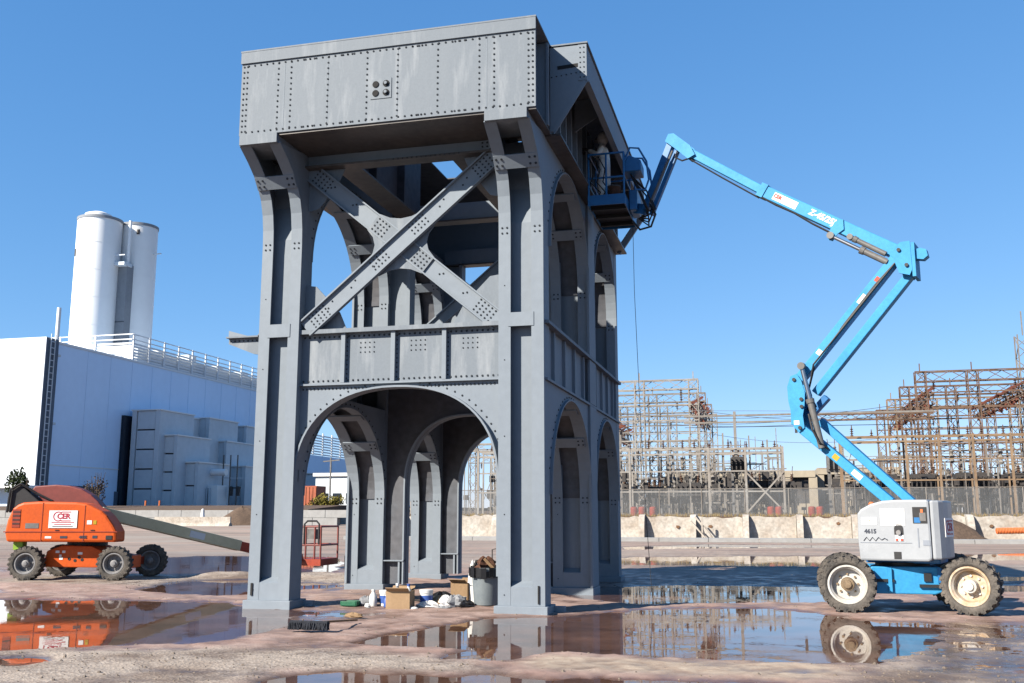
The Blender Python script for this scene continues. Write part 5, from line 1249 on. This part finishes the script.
text_mesh('Z-45/25J', .16, 'decal_white', bo, P(1.02,-.145,7.33), bx_, bu, bold=.006, shear=.15)
MB().obox(P(1.72,-.143,7.78), bd, N_, bu, .27, .002, .075).build('decal', 'decal_white', bo)
text_mesh('CER', .10, 'safety_red', bo, P(1.86,-.148,7.88), bx_, bu, bold=.004)
mb = MB(); mb.prism([(.62,7.22),(.78,7.20),(.92,6.98),(.92,6.86),(.84,6.82),(.74,6.95),(.62,7.02)], lambda a,b_,c: P(a,c,b_), -.17, -.145); mb.build('cylinder_lug', 'lift_blue', BL)
cyl((.86,6.92), (-.14,6.26), -.20, .06, .035, .55, 'boom_cylinder'); cyl((.50,6.84), (-.12,6.42), -.20, .05, .03, .12, 'master_cylinder')
mb = MB(); mb.tube([P(.86,-.18,6.98),P(1.2,-.16,7.22),P(1.55,-.15,7.50),P(1.9,-.14,7.72),P(2.25,-.13,7.98)], .022, 6); mb.tube([P(2.25,-.1,7.94),P(3.0,-.1,8.5),P(3.75,-.1,9.08)], .018, 6); mb.build('hose', 'black_part', BL)
head = [(4.22,9.52),(4.14,9.67),(4.02,9.66),(3.66,9.32),(3.56,9.10),(3.72,9.04),(4.02,9.34)]
for l0, l1 in ((-.16,-.13), (.09,.12)):
    mb = MB(); mb.prism(head, lambda a,b_,c: P(a,c,b_), l0, l1); mb.build('boom_head', 'lift_blue', BL)
mb = MB(); mb.tube([P(3.95,-.12,9.3),P(4.0,-.14,9.12),P(3.85,-.14,9.02),P(3.7,-.12,9.05)], .018, 6); mb.build('hose', 'black_part', BL)
# jib and platform
JT = P(4.76,-.02,8.12)
MB().bar(P(4.12,-.02,9.52), JT, .16, .15, up=E_).build('jib', 'lift_deep_blue', BL, bevel=.01)
MB().bar(P(4.00,-.02,9.30), JT + Vector((.12,-.02,-.14)), .09, .09, up=E_).build('jib_link', 'lift_deep_blue', BL)
MB().tube([P(4.06,-.14,9.28), JT + Vector((.1,-.1,.1))], .025, 8).build('jib_cylinder', 'cyl_grey', BL)
PX0, PX1, PY0, PY1, PZ = .30, 1.05, 3.15, 4.98, 8.12
pf = MB(); pf.box((PX0,PY0,PZ), (PX1,PY1,PZ+.03)); plat = pf.build('platform_floor', 'black_part', BL)
for a, b_ in (((PX0-.02,PY0-.02),(PX1+.02,PY0)), ((PX0-.02,PY1),(PX1+.02,PY1+.02)), ((PX0-.02,PY0),(PX0,PY1)), ((PX1,PY0),(PX1+.02,PY1))):
    MB().box((a[0],a[1],PZ-.05), (b_[0],b_[1],PZ+.17)).build('toe_board', 'lift_deep_blue', plat)
for y in (PY0+.3, (PY0+PY1)/2, PY1-.3): MB().box((PX0,y-.03,PZ-.07), (PX1,y+.03,PZ-.002)).build('floor_beam', 'black_part', plat)
for z in (.55, 1.08):
    pts = [(PX0,PY0,PZ+z),(PX1,PY0,PZ+z),(PX1,PY1,PZ+z),(PX0,PY1,PZ+z),(PX0,PY0,PZ+z)]
    for i in range(4): MB().tube([pts[i],pts[i+1]], .022, 7).build('guard_rail', 'lift_deep_blue', plat)
for x, y in ((PX0,PY0),(PX1,PY0),(PX1,PY1),(PX0,PY1),(PX1,(PY0+PY1)/2),(PX0,(PY0+PY1)/2),((PX0+PX1)/2,PY0)): MB().tube([(x,y,PZ),(x,y,PZ+1.08)], .022, 7).build('rail_post', 'lift_deep_blue', plat)
MB().box((PX1+.03,3.7,PZ-.02),(PX1+.20,4.4,PZ+.42)).build('rotator', 'lift_deep_blue', BL, bevel=.02)
MB().bar((PX1+.12,4.05,PZ+.1), JT, .2, .22).build('platform_mount', 'lift_deep_blue', BL)
cbx = MB(); cbx.prism([(PX1-.02,PZ+.72),(PX1-.02,PZ+1.02),(PX1+.1,PZ+1.08),(PX1+.34,PZ+.95),(PX1+.34,PZ+.72)], XZ, 3.35, 3.9); cb = cbx.build('control_console', 'lift_deep_blue', plat, bevel=.02)
hoop = MB(); hoop.tube([(PX1,3.3,PZ+.95),(PX1+.12,3.3,PZ+1.22),(PX1+.3,3.32,PZ+1.2),(PX1+.46,3.34,PZ+.9),(PX1+.5,3.36,PZ+.5),(PX1+.42,3.36,PZ+.28),(PX1+.2,3.34,PZ+.3)], .022, 7); hoop.build('console_guard', 'lift_deep_blue', plat); hoop = MB()
hoop.tube([(PX1,3.95,PZ+.95),(PX1+.12,3.95,PZ+1.22),(PX1+.3,3.95,PZ+1.2),(PX1+.46,3.95,PZ+.9),(PX1+.5,3.95,PZ+.5)], .022, 7); hoop.build('console_guard', 'lift_deep_blue', plat)
hz = MB()
for k in range(5):
    a = random.uniform(-.1,.1); hz.tube([(PX1+.1,3.5+.1*k,PZ+.7),(PX1+.35+a,3.5+.1*k,PZ+.35),(PX1+.5+a,3.7,PZ-.05),(PX1+.42,3.9,PZ-.35+.08*k),(PX1+.2,4.0,PZ-.15)], .018, 6)
hz.tube([JT+Vector((.1,-.1,.1)), JT+Vector((.22,-.12,-.15)), JT+Vector((.12,-.14,-.42)), JT+Vector((-.12,-.1,-.46)), JT+Vector((-.28,-.1,-.25))], .024, 7)
hz.build('hose', 'black_part', BL)
# air hose, sprayer lines and gear in the platform
hz = MB()
for k in range(3):
    y = PY0+.15+.2*k; hz.tube([(PX0+.1*k,y,PZ+1.12),(PX0+.02+.1*k,PY0-.04,PZ+1.0),(PX0+.16+.1*k,PY0-.05,PZ+.72),(PX0+.05+.13*k,PY0-.03,PZ+.45),(PX0+.24+.1*k,PY0+.05,PZ+.25),(PX0+.1+.1*k,PY0+.2,PZ+.06)], .014, 6)
tag(hz.build('spray_hose', 'rope_dark'), 'coiled dark hoses slung over the lift platform rail', 'hose')
b_ = thing('paint_pail', (.8,3.5,PZ+.03), 'brown pail standing in the lift platform corner', 'pail')
MB().lathe([(0,.13),(.36,.15)], (.80,3.42,PZ+.032), UP, 16).build('pail_body', 'rag_brown', b_, smooth=True); MB().lathe([(0,.155),(.03,.155)], (.80,3.42,PZ+.392), UP, 16).build('pail_lid', 'equip_dark', b_, smooth=True)
# rope that hangs from the platform to the ground
mb = MB(); mb.tube([(PX1,PY1-.5,PZ-.05),(1.05,4.5,6.5),(1.15,4.2,4.0),(1.28,3.8,1.6),(1.40,3.5,.02),(1.6,3.3,.015)], .006, 5)
tag(mb.build('hanging_rope', 'rope_dark'), 'thin dark rope hanging from the lift platform to the ground', 'rope')

# ------------------------------------------------------------------ worker in the platform
def skin_figure(name, joints, edges, m, parent=None, origin=(0,0,0), root=0, sub=2):
    me = bpy.data.meshes.new(name); o3 = Vector(origin)
    me.from_pydata([tuple(Vector(j[0])-o3) for j in joints], edges, []); me.materials.append(MATS[m])
    o = link(name, me, parent, origin)
    md = o.modifiers.new('skin', 'SKIN'); md.use_smooth_shade = True; md.branch_smoothing = .6
    sv = me.skin_vertices[0].data
    for i, j in enumerate(joints): sv[i].radius = (j[1], j[2] if len(j) > 2 else j[1]); sv[i].use_root = (i == root)
    s = o.modifiers.new('sub', 'SUBSURF'); s.levels = sub; s.render_levels = sub
    return o
wx, wy, wz = .58, 3.58, PZ+.03
J = [((wx,wy,wz+.98),.165,.14), ((wx,wy,wz+1.18),.16,.13), ((wx-.02,wy,wz+1.36),.19,.13), ((wx-.03,wy,wz+1.48),.11,.10), ((wx-.04,wy,wz+1.55),.06,.06),      # 0-4 pelvis..neck
     ((wx-.03,wy-.10,wz+.86),.105,.10), ((wx-.06,wy-.12,wz+.50),.085,.085), ((wx-.02,wy-.13,wz+.14),.065,.065), ((wx-.04,wy-.13,wz+.05),.055,.05), ((wx-.17,wy-.14,wz+.04),.045,.04),
     ((wx+.02,wy+.11,wz+.86),.105,.10), ((wx+.02,wy+.14,wz+.50),.085,.085), ((wx+.06,wy+.15,wz+.14),.065,.065), ((wx+.04,wy+.15,wz+.05),.055,.05), ((wx-.08,wy+.16,wz+.04),.045,.04),
     ((wx-.02,wy-.20,wz+1.42),.08,.08), ((wx-.10,wy-.25,wz+1.20),.062,.062), ((wx-.27,wy-.18,wz+1.32),.048,.048), ((wx-.33,wy-.15,wz+1.36),.04,.04),
     ((wx-.02,wy+.20,wz+1.42),.08,.08), ((wx-.14,wy+.27,wz+1.26),.062,.062), ((wx-.30,wy+.20,wz+1.44),.048,.048), ((wx-.36,wy+.16,wz+1.49),.04,.04)]
ZF = .93
J = [((j[0][0], j[0][1], wz+(j[0][2]-wz)*ZF),) + tuple(j[1:]) for j in J]
Ed = [(0,1),(1,2),(2,3),(3,4),(0,5),(5,6),(6,7),(7,8),(8,9),(0,10),(10,11),(11,12),(12,13),(13,14),(2,15),(15,16),(16,17),(17,18),(2,19),(19,20),(20,21),(21,22)]
person = thing('person', (wx,wy,wz), 'worker in white hooded coveralls standing in the blue lift platform', 'person')
skin_figure('coverall_body', J, Ed, 'coverall', person, (wx,wy,wz))
# hooded head with a face towards the girder
hm = MB(); hc = Vector((wx-.06, wy, wz+1.68*ZF))
def ell(mb, c, r, n=16, k=10, f=None):
    vs = []
    for i in range(k+1):
        a = math.pi*i/k
        for j in range(n):
            t = 2*math.pi*j/n; v = Vector((r[0]*math.sin(a)*math.cos(t), r[1]*math.sin(a)*math.sin(t), r[2]*math.cos(a)))
            if f: v = f(v)
            vs.append(Vector(c)+v)
    mb.add(vs, [(i*n+j, (i+1)*n+j, (i+1)*n+(j+1)%n, i*n+(j+1)%n) for i in range(k) for j in range(n)])
def facef(v):
    if v.x < -.05: v = Vector((v.x, v.y, v.z)); v.x -= .022*math.exp(-((v.y/.018)**2+((v.z+.005)/.03)**2)); v.x += .012*math.exp(-(((abs(v.y)-.033)/.018)**2+((v.z-.02)/.016)**2))
    return v
ell(hm, hc, (.095,.078,.115), 22, 16, facef); hd_ = hm.build('head', 'skin', person, smooth=True)
hm = MB(); ell(hm, hc+Vector((.028,0,-.01)), (.118,.112,.16), 18, 12); hm.build('hood', 'coverall', person, smooth=True)
for s in (-1,1): MB().lathe([(0,.012),(.006,.01)], hc+Vector((-.088,s*.033,.02)), (-1,0,0), 8).build('eye', 'black_part', hd_)
MB().box(hc+Vector((-.096,-.03,-.055)), hc+Vector((-.088,.03,-.045))).build('mouth', 'rag_brown', hd_)
mb = MB(); mb.lathe([(0,.05),(.03,.055),(.07,.03)], hc+Vector((-.09,0,-.035)), (-1,0,-.15), 12); mb.build('respirator', 'equip_grey', hd_, smooth=True)
def hand(base, d, up, parent):
    base = Vector(base); d = Vector(d).normalized(); up = Vector(up).normalized(); sd_ = d.cross(up).normalized(); up = sd_.cross(d)
    joints = [(base, .032, .018), (base+d*.05, .040, .018), (base+d*.085, .040, .017)]; ed = [(0,1),(1,2)]
    for k, L in enumerate((.068,.078,.073,.058)):
        o_ = base+d*.088+sd_*(-.03+.02*k); i = len(joints)
        joints += [(o_,.0095),(o_+d*L*.5-up*.008,.009),(o_+d*L*.75-up*.035,.008),(o_+d*L*.65-up*.06,.0075)]; ed += [(2,i),(i,i+1),(i+1,i+2),(i+2,i+3)]
    i = len(joints); joints += [(base+d*.03-sd_*.045-up*.01,.011),(base+d*.065-sd_*.055-up*.03,.0095),(base+d*.09-sd_*.04-up*.05,.0085)]; ed += [(0,i),(i,i+1),(i+1,i+2)]
    return skin_figure('hand', joints, ed, 'glove', parent, tuple(ORG[parent]), 0, 1)
hand(J[18][0], (-.8,.3,.15), (0,0,1), person); hand(J[22][0], (-.75,-.4,.3), (0,0,1), person)
# spray gun held in the hands
gn = MB(); gp0 = Vector(J[22][0])+Vector((-.10,-.06,0)); gn.tube([gp0, gp0+Vector((-.22,-.04,.10))], .018, 8); gn.box(gp0+Vector((-.03,-.02,-.12)), gp0+Vector((.02,.02,.02)))
tag(gn.build('spray_gun', 'equip_dark', origin=gp0), 'dark paint spray gun held by the worker in coveralls', 'spray gun')

# ------------------------------------------------------------------ orange boom lift
O0 = Vector((-14.67, 5.21, 0)); OX = Vector((.9638, .2665, 0)); OY = Vector((-.2665, .9638, 0))
def G(a, b_, z): return O0 + OX*a + OY*b_ + UP*z
OL = thing('orange_boom_lift', tuple(G(1.1, .95, 0)), 'orange telescopic boom lift with olive boom lowered behind the steel tower', 'boom lift')
ow = wheel_meshes(.43, .30, 'tyre', 'rim_grey', 'rim_grey', 20, .62)
for a, b_, z in ((0,.0,.43),(2.23,.0,.43),(.15,1.75,.43),(2.55,1.75,.43)): put_wheel(OL, ow, G(a, b_, z-.01), math.atan2(OX.y, OX.x)+(R(6) if b_ else 0))
mb = MB(); mb.prism([(.30,.32),(.36,.72),(.75,.86),(1.5,.84),(1.9,.66),(2.3,.58),(2.3,.36),(1.6,.30)], lambda a,b_,c: G(a,c,b_), .28, 1.5); oc = mb.build('chassis', 'lift_orange', OL, bevel=.02)
for a in (.0, 2.25): MB().obox(G(a+.05,.88,.43), OX, OY, UP, .1, .78, .1).build('axle', 'lift_red', OL)
MB().obox(G(2.42,.5,.45), OX, OY, UP, .18, .34, .16).build('steer_arm', 'lift_orange', OL, bevel=.02)
for k, (a, z) in enumerate(((.95,.52),(1.1,.48),(1.2,.56),(1.28,.5))): MB().lathe([(0,.04),(.006,.04)], G(a,.279,z), -OY, 10).build('port_hole', 'black_part', oc)
for a_, z_, w_ in ((.64,.70,.10),(.80,.70,.08),(.72,.60,.06),(.74,.53,.09),(1.22,.66,.12)): MB().obox(G(a_,.276,z_), OX, OY, UP, w_/2, .003, .03).build('decal', 'decal_white', oc)
MB().lathe([(0,.5),(.12,.5)], G(1.15,.9,.84), UP, 26).build('slew_ring', 'black_part', OL)
hood_o = [(-.52,.96),(-.58,1.2),(-.53,1.52),(-.42,1.80),(-.30,1.90),(-.16,1.955),(.24,1.98),(1.19,1.96),(1.45,1.92),(1.61,1.85),(1.85,1.73),(1.98,1.62),(2.16,1.38),(2.25,1.22),(2.26,.95)]
mb = MB(); mb.prism(hood_o, lambda a,b_,c: G(a,c,b_), -.12, .55); oh = mb.build('hood', 'lift_orange', OL, bevel=.06)
mb = MB(); mb.prism([(a*.75-.1, z) for a, z in hood_o], lambda a,b_,c: G(a,c,b_), 1.25, 1.8); mb.build('hood', 'lift_orange', OL, bevel=.06)
mb = MB(); mb.prism([(-.4,.98),(-.45,1.6),(-.2,1.75),(.4,1.75),(.6,1.3),(1.8,1.2),(1.8,.98)], lambda a,b_,c: G(a,c,b_), .56, 1.24); mb.build('turntable_deck', 'lift_red', OL)
def oplate(a0, a1, z0, z1, m, name, d=.004): return MB().obox(G((a0+a1)/2,-.12-d,(z0+z1)/2), OX, OY, UP, (a1-a0)/2, d, (z1-z0)/2).build(name, m, oh)
oplate(-.60,2.28,1.20,1.225,'lift_red','hood_seam',.006); oplate(.345,.362,.97,1.95,'lift_red','hood_seam',.004); oplate(-.40,-.20,1.32,1.78,'lift_red','vent_recess',.005)
for z_ in (1.40,1.50,1.60,1.70): oplate(-.39,-.21,z_,z_+.03,'black_part','grille_slat',.008)
oplate(1.42,1.436,.97,1.88,'lift_red','hood_seam',.004); oplate(.70,.80,1.245,1.265,'black_part','latch',.008); oplate(1.60,1.70,1.245,1.265,'black_part','latch',.008); oplate(1.50,1.62,1.40,1.50,'decal_white','decal'); oplate(1.66,1.74,1.40,1.50,'plastic_yellow','decal'); oplate(2.0,2.16,1.02,1.12,'black_part','lamp',.008)
oplate(-.06,.28,1.30,1.43,'equip_grey','decal'); oplate(.46,.62,1.05,1.10,'decal_white','decal'); 
oplate(.84,1.02,1.05,1.11,'decal_ink','decal'); oplate(1.66,1.78,1.05,1.12,'decal_ink','decal')
text_mesh('400S', .10, 'decal_ink', oh, G(1.42,-.132,1.08), OX, UP, bold=.004)
logo(oh, G(.89,-.132,1.53), OX, UP, .72, .44, .20, 'CER', [])
MB().obox(G(-.30,.2,.86), OX, OY, UP, .12, .12, .1).build('tail_lamp', 'hose_green', OL)
# boom tower, hoses and the boom that runs down behind the steel tower
arm_poly = [(-.36,2.30),(-.30,2.39),(.25,2.43),(.62,2.40),(.94,2.31),(1.2,2.16),(1.4,1.98),(1.62,1.72),(1.5,1.45),(.4,1.5),(-.1,2.05)]
mb = MB(); mb.prism(arm_poly, lambda a,b_,c: G(a,c,b_), .76, 1.14); mb.build('boom_tower', 'arm_red', OL, bevel=.03)
mb = MB(); mb.prism([(-.95,1.72),(-.92,2.25),(-.72,2.42),(-.55,2.36),(-.05,1.95),(0,1.75)], lambda a,b_,c: G(a,c,b_), .66, .95); mb.build('hose_carrier', 'black_part', OL, bevel=.03)
hz = MB()
for k in range(5): hz.tube([G(-.9+.05*k,.6+.08*k,1.7),G(-.85+.03*k,.6+.08*k,2.3),G(-.6,.62+.08*k,2.45-.02*k),G(-.2,.7,2.2),G(.2,.75,2.0)], .03, 6)
hz.build('hose', 'black_part', OL)
B0 = Vector((-13.4, 6.25, 1.70)); B1 = Vector((-10.45, 11.75, .30))
bdir = (B1-B0).normalized(); p1 = B0+(B1-B0)*.68
OB = MB().bar(B0, p1, .26, .30).build('boom_section', 'boom_olive', OL, bevel=.02)
MB().bar(p1, B1, .24, .26).build('boom_tip', 'lift_red', OL, bevel=.02)
sx_ = bdir; side = bdir.cross(UP).normalized(); bup = side.cross(bdir)
MB().obox(B0+(B1-B0)*.45 + side*.133, sx_, bup, side, .24, .09, .002).build('decal', 'panel_grey', OB)
pc = Vector((-10.1, 12.3, .16))
MB().bar(B1, pc+Vector((-.3,-.3,.2)), .2, .2).build('platform_mount', 'lift_red', OL)
op = MB().box((pc.x-.42,pc.y-.4,.1), (pc.x+.42,pc.y+.9,.3)).build('platform_floor', 'lift_red', OL)
for z in (.72, 1.28):
    q_ = [(pc.x-.4,pc.y-.38,z),(pc.x+.4,pc.y-.38,z),(pc.x+.4,pc.y+.88,z),(pc.x-.4,pc.y+.88,z),(pc.x-.4,pc.y-.38,z)]
    for i in range(4): MB().tube([q_[i],q_[i+1]], .03, 7).build('guard_rail', 'arm_red', op)
for x, y in ((-.4,-.38),(.4,-.38),(.4,.88),(-.4,.88),(-.1,-.38),(.2,-.38)): MB().tube([(pc.x+x,pc.y+y,.3),(pc.x+x,pc.y+y,1.28)], .03, 7).build('rail_post', 'arm_red', op)
mb = MB(); mb.tube([(pc.x-.15,pc.y-.4,.75),(pc.x-.15,pc.y-.4,1.36),(pc.x-.05,pc.y-.4,1.45),(pc.x+.25,pc.y-.4,1.45),(pc.x+.34,pc.y-.4,1.36),(pc.x+.34,pc.y-.4,.75)], .03, 7); mb.build('console_guard', 'black_part', op)
MB().box((pc.x-.06,pc.y-.36,.9),(pc.x+.24,pc.y-.1,1.2)).build('control_console', 'equip_grey', op)

# ------------------------------------------------------------------ small things round the tower's feet
def rot(a): return Vector((math.cos(a), math.sin(a), 0)), Vector((-math.sin(a), math.cos(a), 0))
def carton(x, y, w, d, h, a, m, label, open_=True):
    ax, ay = rot(a); c = Vector((x, y, 0)); t = thing('cardboard_box', (x,y,.0), label, 'box', 'cardboard boxes')
    for s in (-1,1):
        MB().obox(c+ax*s*w/2+UP*h/2, ay, UP, ax, d/2, h/2, .006).build('side_panel', m, t); MB().obox(c+ay*s*d/2+UP*h/2, ax, UP, ay, w/2, h/2, .006).build('side_panel', m, t)
    MB().obox(c+UP*.01, ax, ay, UP, w/2, d/2, .006).build('bottom', m, t)
    if open_:
        for s, l in ((-1,.5),(1,.6)):
            n = (ay*s*.85+UP*.5).normalized(); MB().obox(c+ay*s*d/2+UP*h+n*d*.18, ax, n, ax.cross(n), w/2-.01, d*.18, .005).build('flap', m, t)
    else: MB().obox(c+UP*(h+.007), ax, ay, UP, w/2, d/2, .006).build('lid', m, t)
    return t
carton(-2.73, .38, .43, .34, .31, R(6), 'cardboard', 'larger cardboard box standing on the wet slab, left of the other')
carton(-1.98, 1.78, .36, .34, .38, R(-12), 'cardboard_dark', 'smaller cardboard box beside the grey bin')
def bin_():
    x, y = -1.43, 1.42; t = thing('grey_bin', (x,y,0), 'round grey plastic bin overflowing with rubbish by the right leg', 'bin')
    MB().lathe([(0,.21),(.01,.225),(.30,.25),(.60,.275),(.62,.30),(.68,.30),(.68,.275),(.55,.26),(.5,.2)], (x,y,.0), UP, 32).build('bin_body', 'bin_grey', t, smooth=True)
    for s in (-1,1): MB().box((x+s*.27-.04,y-.05,.52),(x+s*.27+.04,y+.05,.56)).build('handle', 'bin_grey', t)
    lb = MB(); 
    for k in range(26):
        a = 2*math.pi*k/26; r_ = .305+.018*math.sin(k*2.3); 
        lb.obox((x+math.cos(a)*r_, y+math.sin(a)*r_, .62-.04*random.random()), (-math.sin(a),math.cos(a),0), (0,0,1), (math.cos(a),math.sin(a),0), .05, .07+.04*random.random(), .008)
    tag(lb.build('bin_liner', 'bag_black', origin=(x,y,.6)), 'black liner bag folded over the grey bin rim', 'bag')
def lump(name, c, r, m, label, cat, seed=0, amp=.35, n=14, k=9):
    rr = random.Random(seed); ph = [rr.uniform(0,6.28) for _ in range(8)]
    def f(v):
        a = math.atan2(v.y, v.x); q = 1+amp*(math.sin(3*a+ph[0])*.4+math.sin(5*a+ph[1]+v.z*14)*.3+math.sin(9*v.z/max(r[2],.05)+ph[2]+2*a)*.3)+rr.uniform(-.05,.05)
        return Vector((v.x*q, v.y*q, max(v.z*(1+.2*math.sin(4*a+ph[3])), -r[2]*.55)))
    mb = MB(); ell(mb, (c[0],c[1],c[2]+r[2]*.5), r, n, k, f)
    return tag(mb.build(name, m, origin=c, smooth=False), label, cat)
bin_()
lump('crumpled_rag', (-1.44,1.42,.62), (.19,.17,.17), 'rag_brown', 'crumpled brown sacking stuffed into the grey bin', 'rag', 3, .5)
MB_ = MB(); MB_.obox((-1.33,1.36,.74), (.7,.2,.7), (0,1,0), (-.7,0,.7), .025, .08, .15); tag(MB_.build('wood_offcut', 'wood', origin=(-1.33,1.36,.7)), 'brown wooden offcut sticking out of the grey bin', 'wood')
mb = MB(); mb.tube([(-1.2,1.5,.62),(-1.22,1.5,.95),(-1.2,1.5,1.0),(-1.0,1.55,1.02)], .012, 6); mb.tube([(-1.34,1.5,.7),(-1.34,1.5,1.0),(-1.22,1.5,1.03)], .012, 6)
tag(mb.build('bent_rod', 'equip_dark'), 'thin bent dark rod standing in the grey bin', 'rod')
mb = MB(); mb.tube([(-1.66,1.6,.05),(-1.72,1.62,.35),(-1.75,1.62,.62),(-1.68,1.62,.78),(-1.55,1.6,.80)], [.03]*5, 7); tag(mb.build('black_hose', 'rope_dark'), 'black hose looping up beside the grey bin', 'hose')
lump('white_sack', (-1.74,1.72,.0), (.13,.12,.5), 'plastic_white', 'tall white plastic sack behind the grey bin', 'sack', 5, .15)
def bottle(x, y, h, r, m, lid, label, z=0.0):
    t = thing('bottle', (x,y,z), label, 'bottle', 'containers on the slab')
    MB().lathe([(0,r*.95),(.01,r),(h*.62,r),(h*.78,r*.55),(h*.84,r*.42),(h*.9,r*.42)], (x,y,z), UP, 14).build('bottle_body', m, t, smooth=True)
    MB().lathe([(0,r*.48),(h*.12,r*.48)], (x,y,z+h*.88), UP, 12).build('cap', lid, t, smooth=True)
def pail(x, y, h, r, m, band_m, label):
    t = thing('bucket', (x,y,0), label, 'bucket', 'containers on the slab')
    MB().lathe([(0,r*.88),(h,r),(h+.005,r*1.05),(h-.03,r*1.05)], (x,y,0), UP, 20).build('bucket_body', m, t, smooth=True)
    MB().lathe([(h*.2,r*.915+.003),(h*.75,r*.975+.003)], (x,y,0), UP, 20).build('label_band', band_m, t, smooth=True)
    MB().lathe([(0,r*1.06),(.025,r*1.06),(.03,r*.9)], (x,y,h), UP, 20).build('lid', m, t, smooth=True)
pail(-3.18,.80,.25,.11,'plastic_white','label_blue','white bucket with blue label left of the larger cardboard box')
pail(-2.36,.72,.28,.12,'plastic_white','label_blue','white bucket with blue label right of the larger cardboard box')
bottle(-3.36,.66,.30,.07,'plastic_white','plastic_white','white bottle left of the blue labelled bucket')
bottle(-3.05,.55,.22,.06,'label_blue','decal_white','small blue bottle against the larger cardboard box')
lump('grey_sack', (-3.54,.78,0), (.15,.12,.11), 'grey_rag', 'grey crumpled rag near the green tray', 'rag', 8)
def tray(x, y, w, d, h, m, label):
    t = MB(); t.box((x-w/2,y-d/2,0),(x+w/2,y+d/2,.012))
    for s in (-1,1): t.box((x+s*w/2-.01,y-d/2,.012),(x+s*w/2+.01,y+d/2,h)); t.box((x-w/2+.011,y+s*d/2-.01,.012),(x+w/2-.011,y+s*d/2+.01,h))
    tag(t.build('tray', m, origin=(x,y,0), bevel=.006), label, 'tray', 'trays on the slab')
tray(-3.78,.62,.30,.24,.09,'plastic_green','dark green tray at the left end of the clutter')
tray(-2.16,1.2,.36,.3,.12,'bag_black','black tray behind the white rags')
tray(-2.02,1.62,.26,.22,.1,'plastic_yellow','yellow tray by the smaller cardboard box')
lump('white_rag', (-2.28,.62,0), (.20,.15,.08), 'plastic_white', 'white crumpled sheet in front of the second bucket', 'rag', 11)
lump('white_rag', (-2.03,.85,0), (.13,.12,.13), 'decal_white', 'white bundle of cloth beside the grey one', 'rag', 12, .5)
lump('grey_bundle', (-1.86,.88,0), (.18,.15,.14), 'grey_rag', 'grey bundle of cloth in front of the smaller box', 'rag', 13, .5)
lump('black_bag', (-1.66,.86,0), (.15,.12,.08), 'bag_black', 'flat black bag lying left of the grey bin', 'bag', 14, .4)
lump('tan_sack', (-2.18,.9,0), (.16,.12,.12), 'cardboard', 'tan paper sack between the rags and the boxes', 'sack', 15)
lump('dark_bag', (-2.32,1.5,0), (.24,.16,.14), 'bag_black', 'dark bag behind the larger cardboard box', 'bag', 16)
bottle(-2.62,.5,.36,.06,'plastic_white','label_blue','white bottle poking out of the larger cardboard box', .06); bottle(-2.82,.46,.37,.06,'grey_rag','decal_white','grey bottle poking out of the larger cardboard box', .06)
lump('torn_cardboard', (-2.9,-1.3,0), (.16,.05,.05), 'cardboard_dark', 'brown scrap of cardboard near the broom handle', 'scrap', 21)
lump('clod', (-3.5,2.2,0), (.2,.12,.08), 'stone', 'small brown clod on the slab behind the left leg', 'clod', 22)
mb = MB(); mb.tube([(-3.9,1.5,.02),(-3.3,1.9,.02),(-2.7,1.7,.02),(-2.2,2.1,.02),(-1.7,1.9,.02),(-1.5,1.7,.05)], .014, 6); tag(mb.build('power_lead', 'rope_dark'), 'thin black lead snaking across the slab behind the boxes', 'cable')
lump('crushed_cup', (-3.35,.38,0), (.05,.05,.05), 'plastic_white', 'small crushed white cup in front of the white bottle', 'cup', 41)
lump('paper_scrap', (-2.45,.30,0), (.09,.06,.025), 'decal_white', 'flat white paper scrap right of the larger cardboard box', 'paper', 42)
lump('paint_rag', (-1.95,.55,0), (.12,.07,.03), 'grey_rag', 'flat grey rag nearest the puddle in front of the bundles', 'rag', 43)
t = thing('paint_tin', (-1.78,1.05,0), 'small metal paint tin beside the grey cloth bundle', 'tin'); MB().lathe([(0,.075),(.16,.075),(.165,.082),(.15,.082)], (-1.78,1.05,0), UP, 16).build('tin_body', 'rim_grey', t, smooth=True); MB().lathe([(0,.07),(.006,.06)], (-1.78,1.05,.165), UP, 16).build('lid', 'rim_white', t, smooth=True)
# push broom
br = thing('push_broom', (-2.81,-3.1,0), 'push broom with dark bristles lying on the slab', 'broom')
a0, a1 = on_z(290, 629, .04), on_z(328, 630, .04); bd_ = (a1-a0).normalized(); bn = Vector((-bd_.y, bd_.x, 0))
MB().obox((a0+a1)/2+UP*.10, bd_, bn, UP, (a1-a0).length/2, .035, .02).build('broom_head', 'bristle', br, bevel=.008)
MB().obox((a0+a1)/2+UP*.045, bd_, bn, UP, (a1-a0).length/2-.01, .05, .042).build('bristle_block', 'bristle', br)
bb = MB()
for k in range(330):
    p = a0+(a1-a0)*random.random()+bn*random.uniform(-.06,.06); bb.bar(p+UP*.095, p+UP*.0+bn*random.uniform(-.04,.02)+bd_*random.uniform(-.02,.02), .012)
bb.build('bristles', 'bristle', br, kind='stuff')
h1 = on_z(357, 620, .05); MB().tube([(a0+a1)/2+bd_*.22+UP*.11, h1], .014, 8).build('broom_handle', 'wood', br)
# a couple of splashes of debris
tag(MB().obox((-9.2,13.2,.18), (.96,.26,0), (-.26,.96,0), (0,0,1), .22, .2, .2).build('dark_crate', 'bag_black', origin=(-9.2,13.2,0), bevel=.03), 'small dark crate beside the orange lift platform', 'crate')
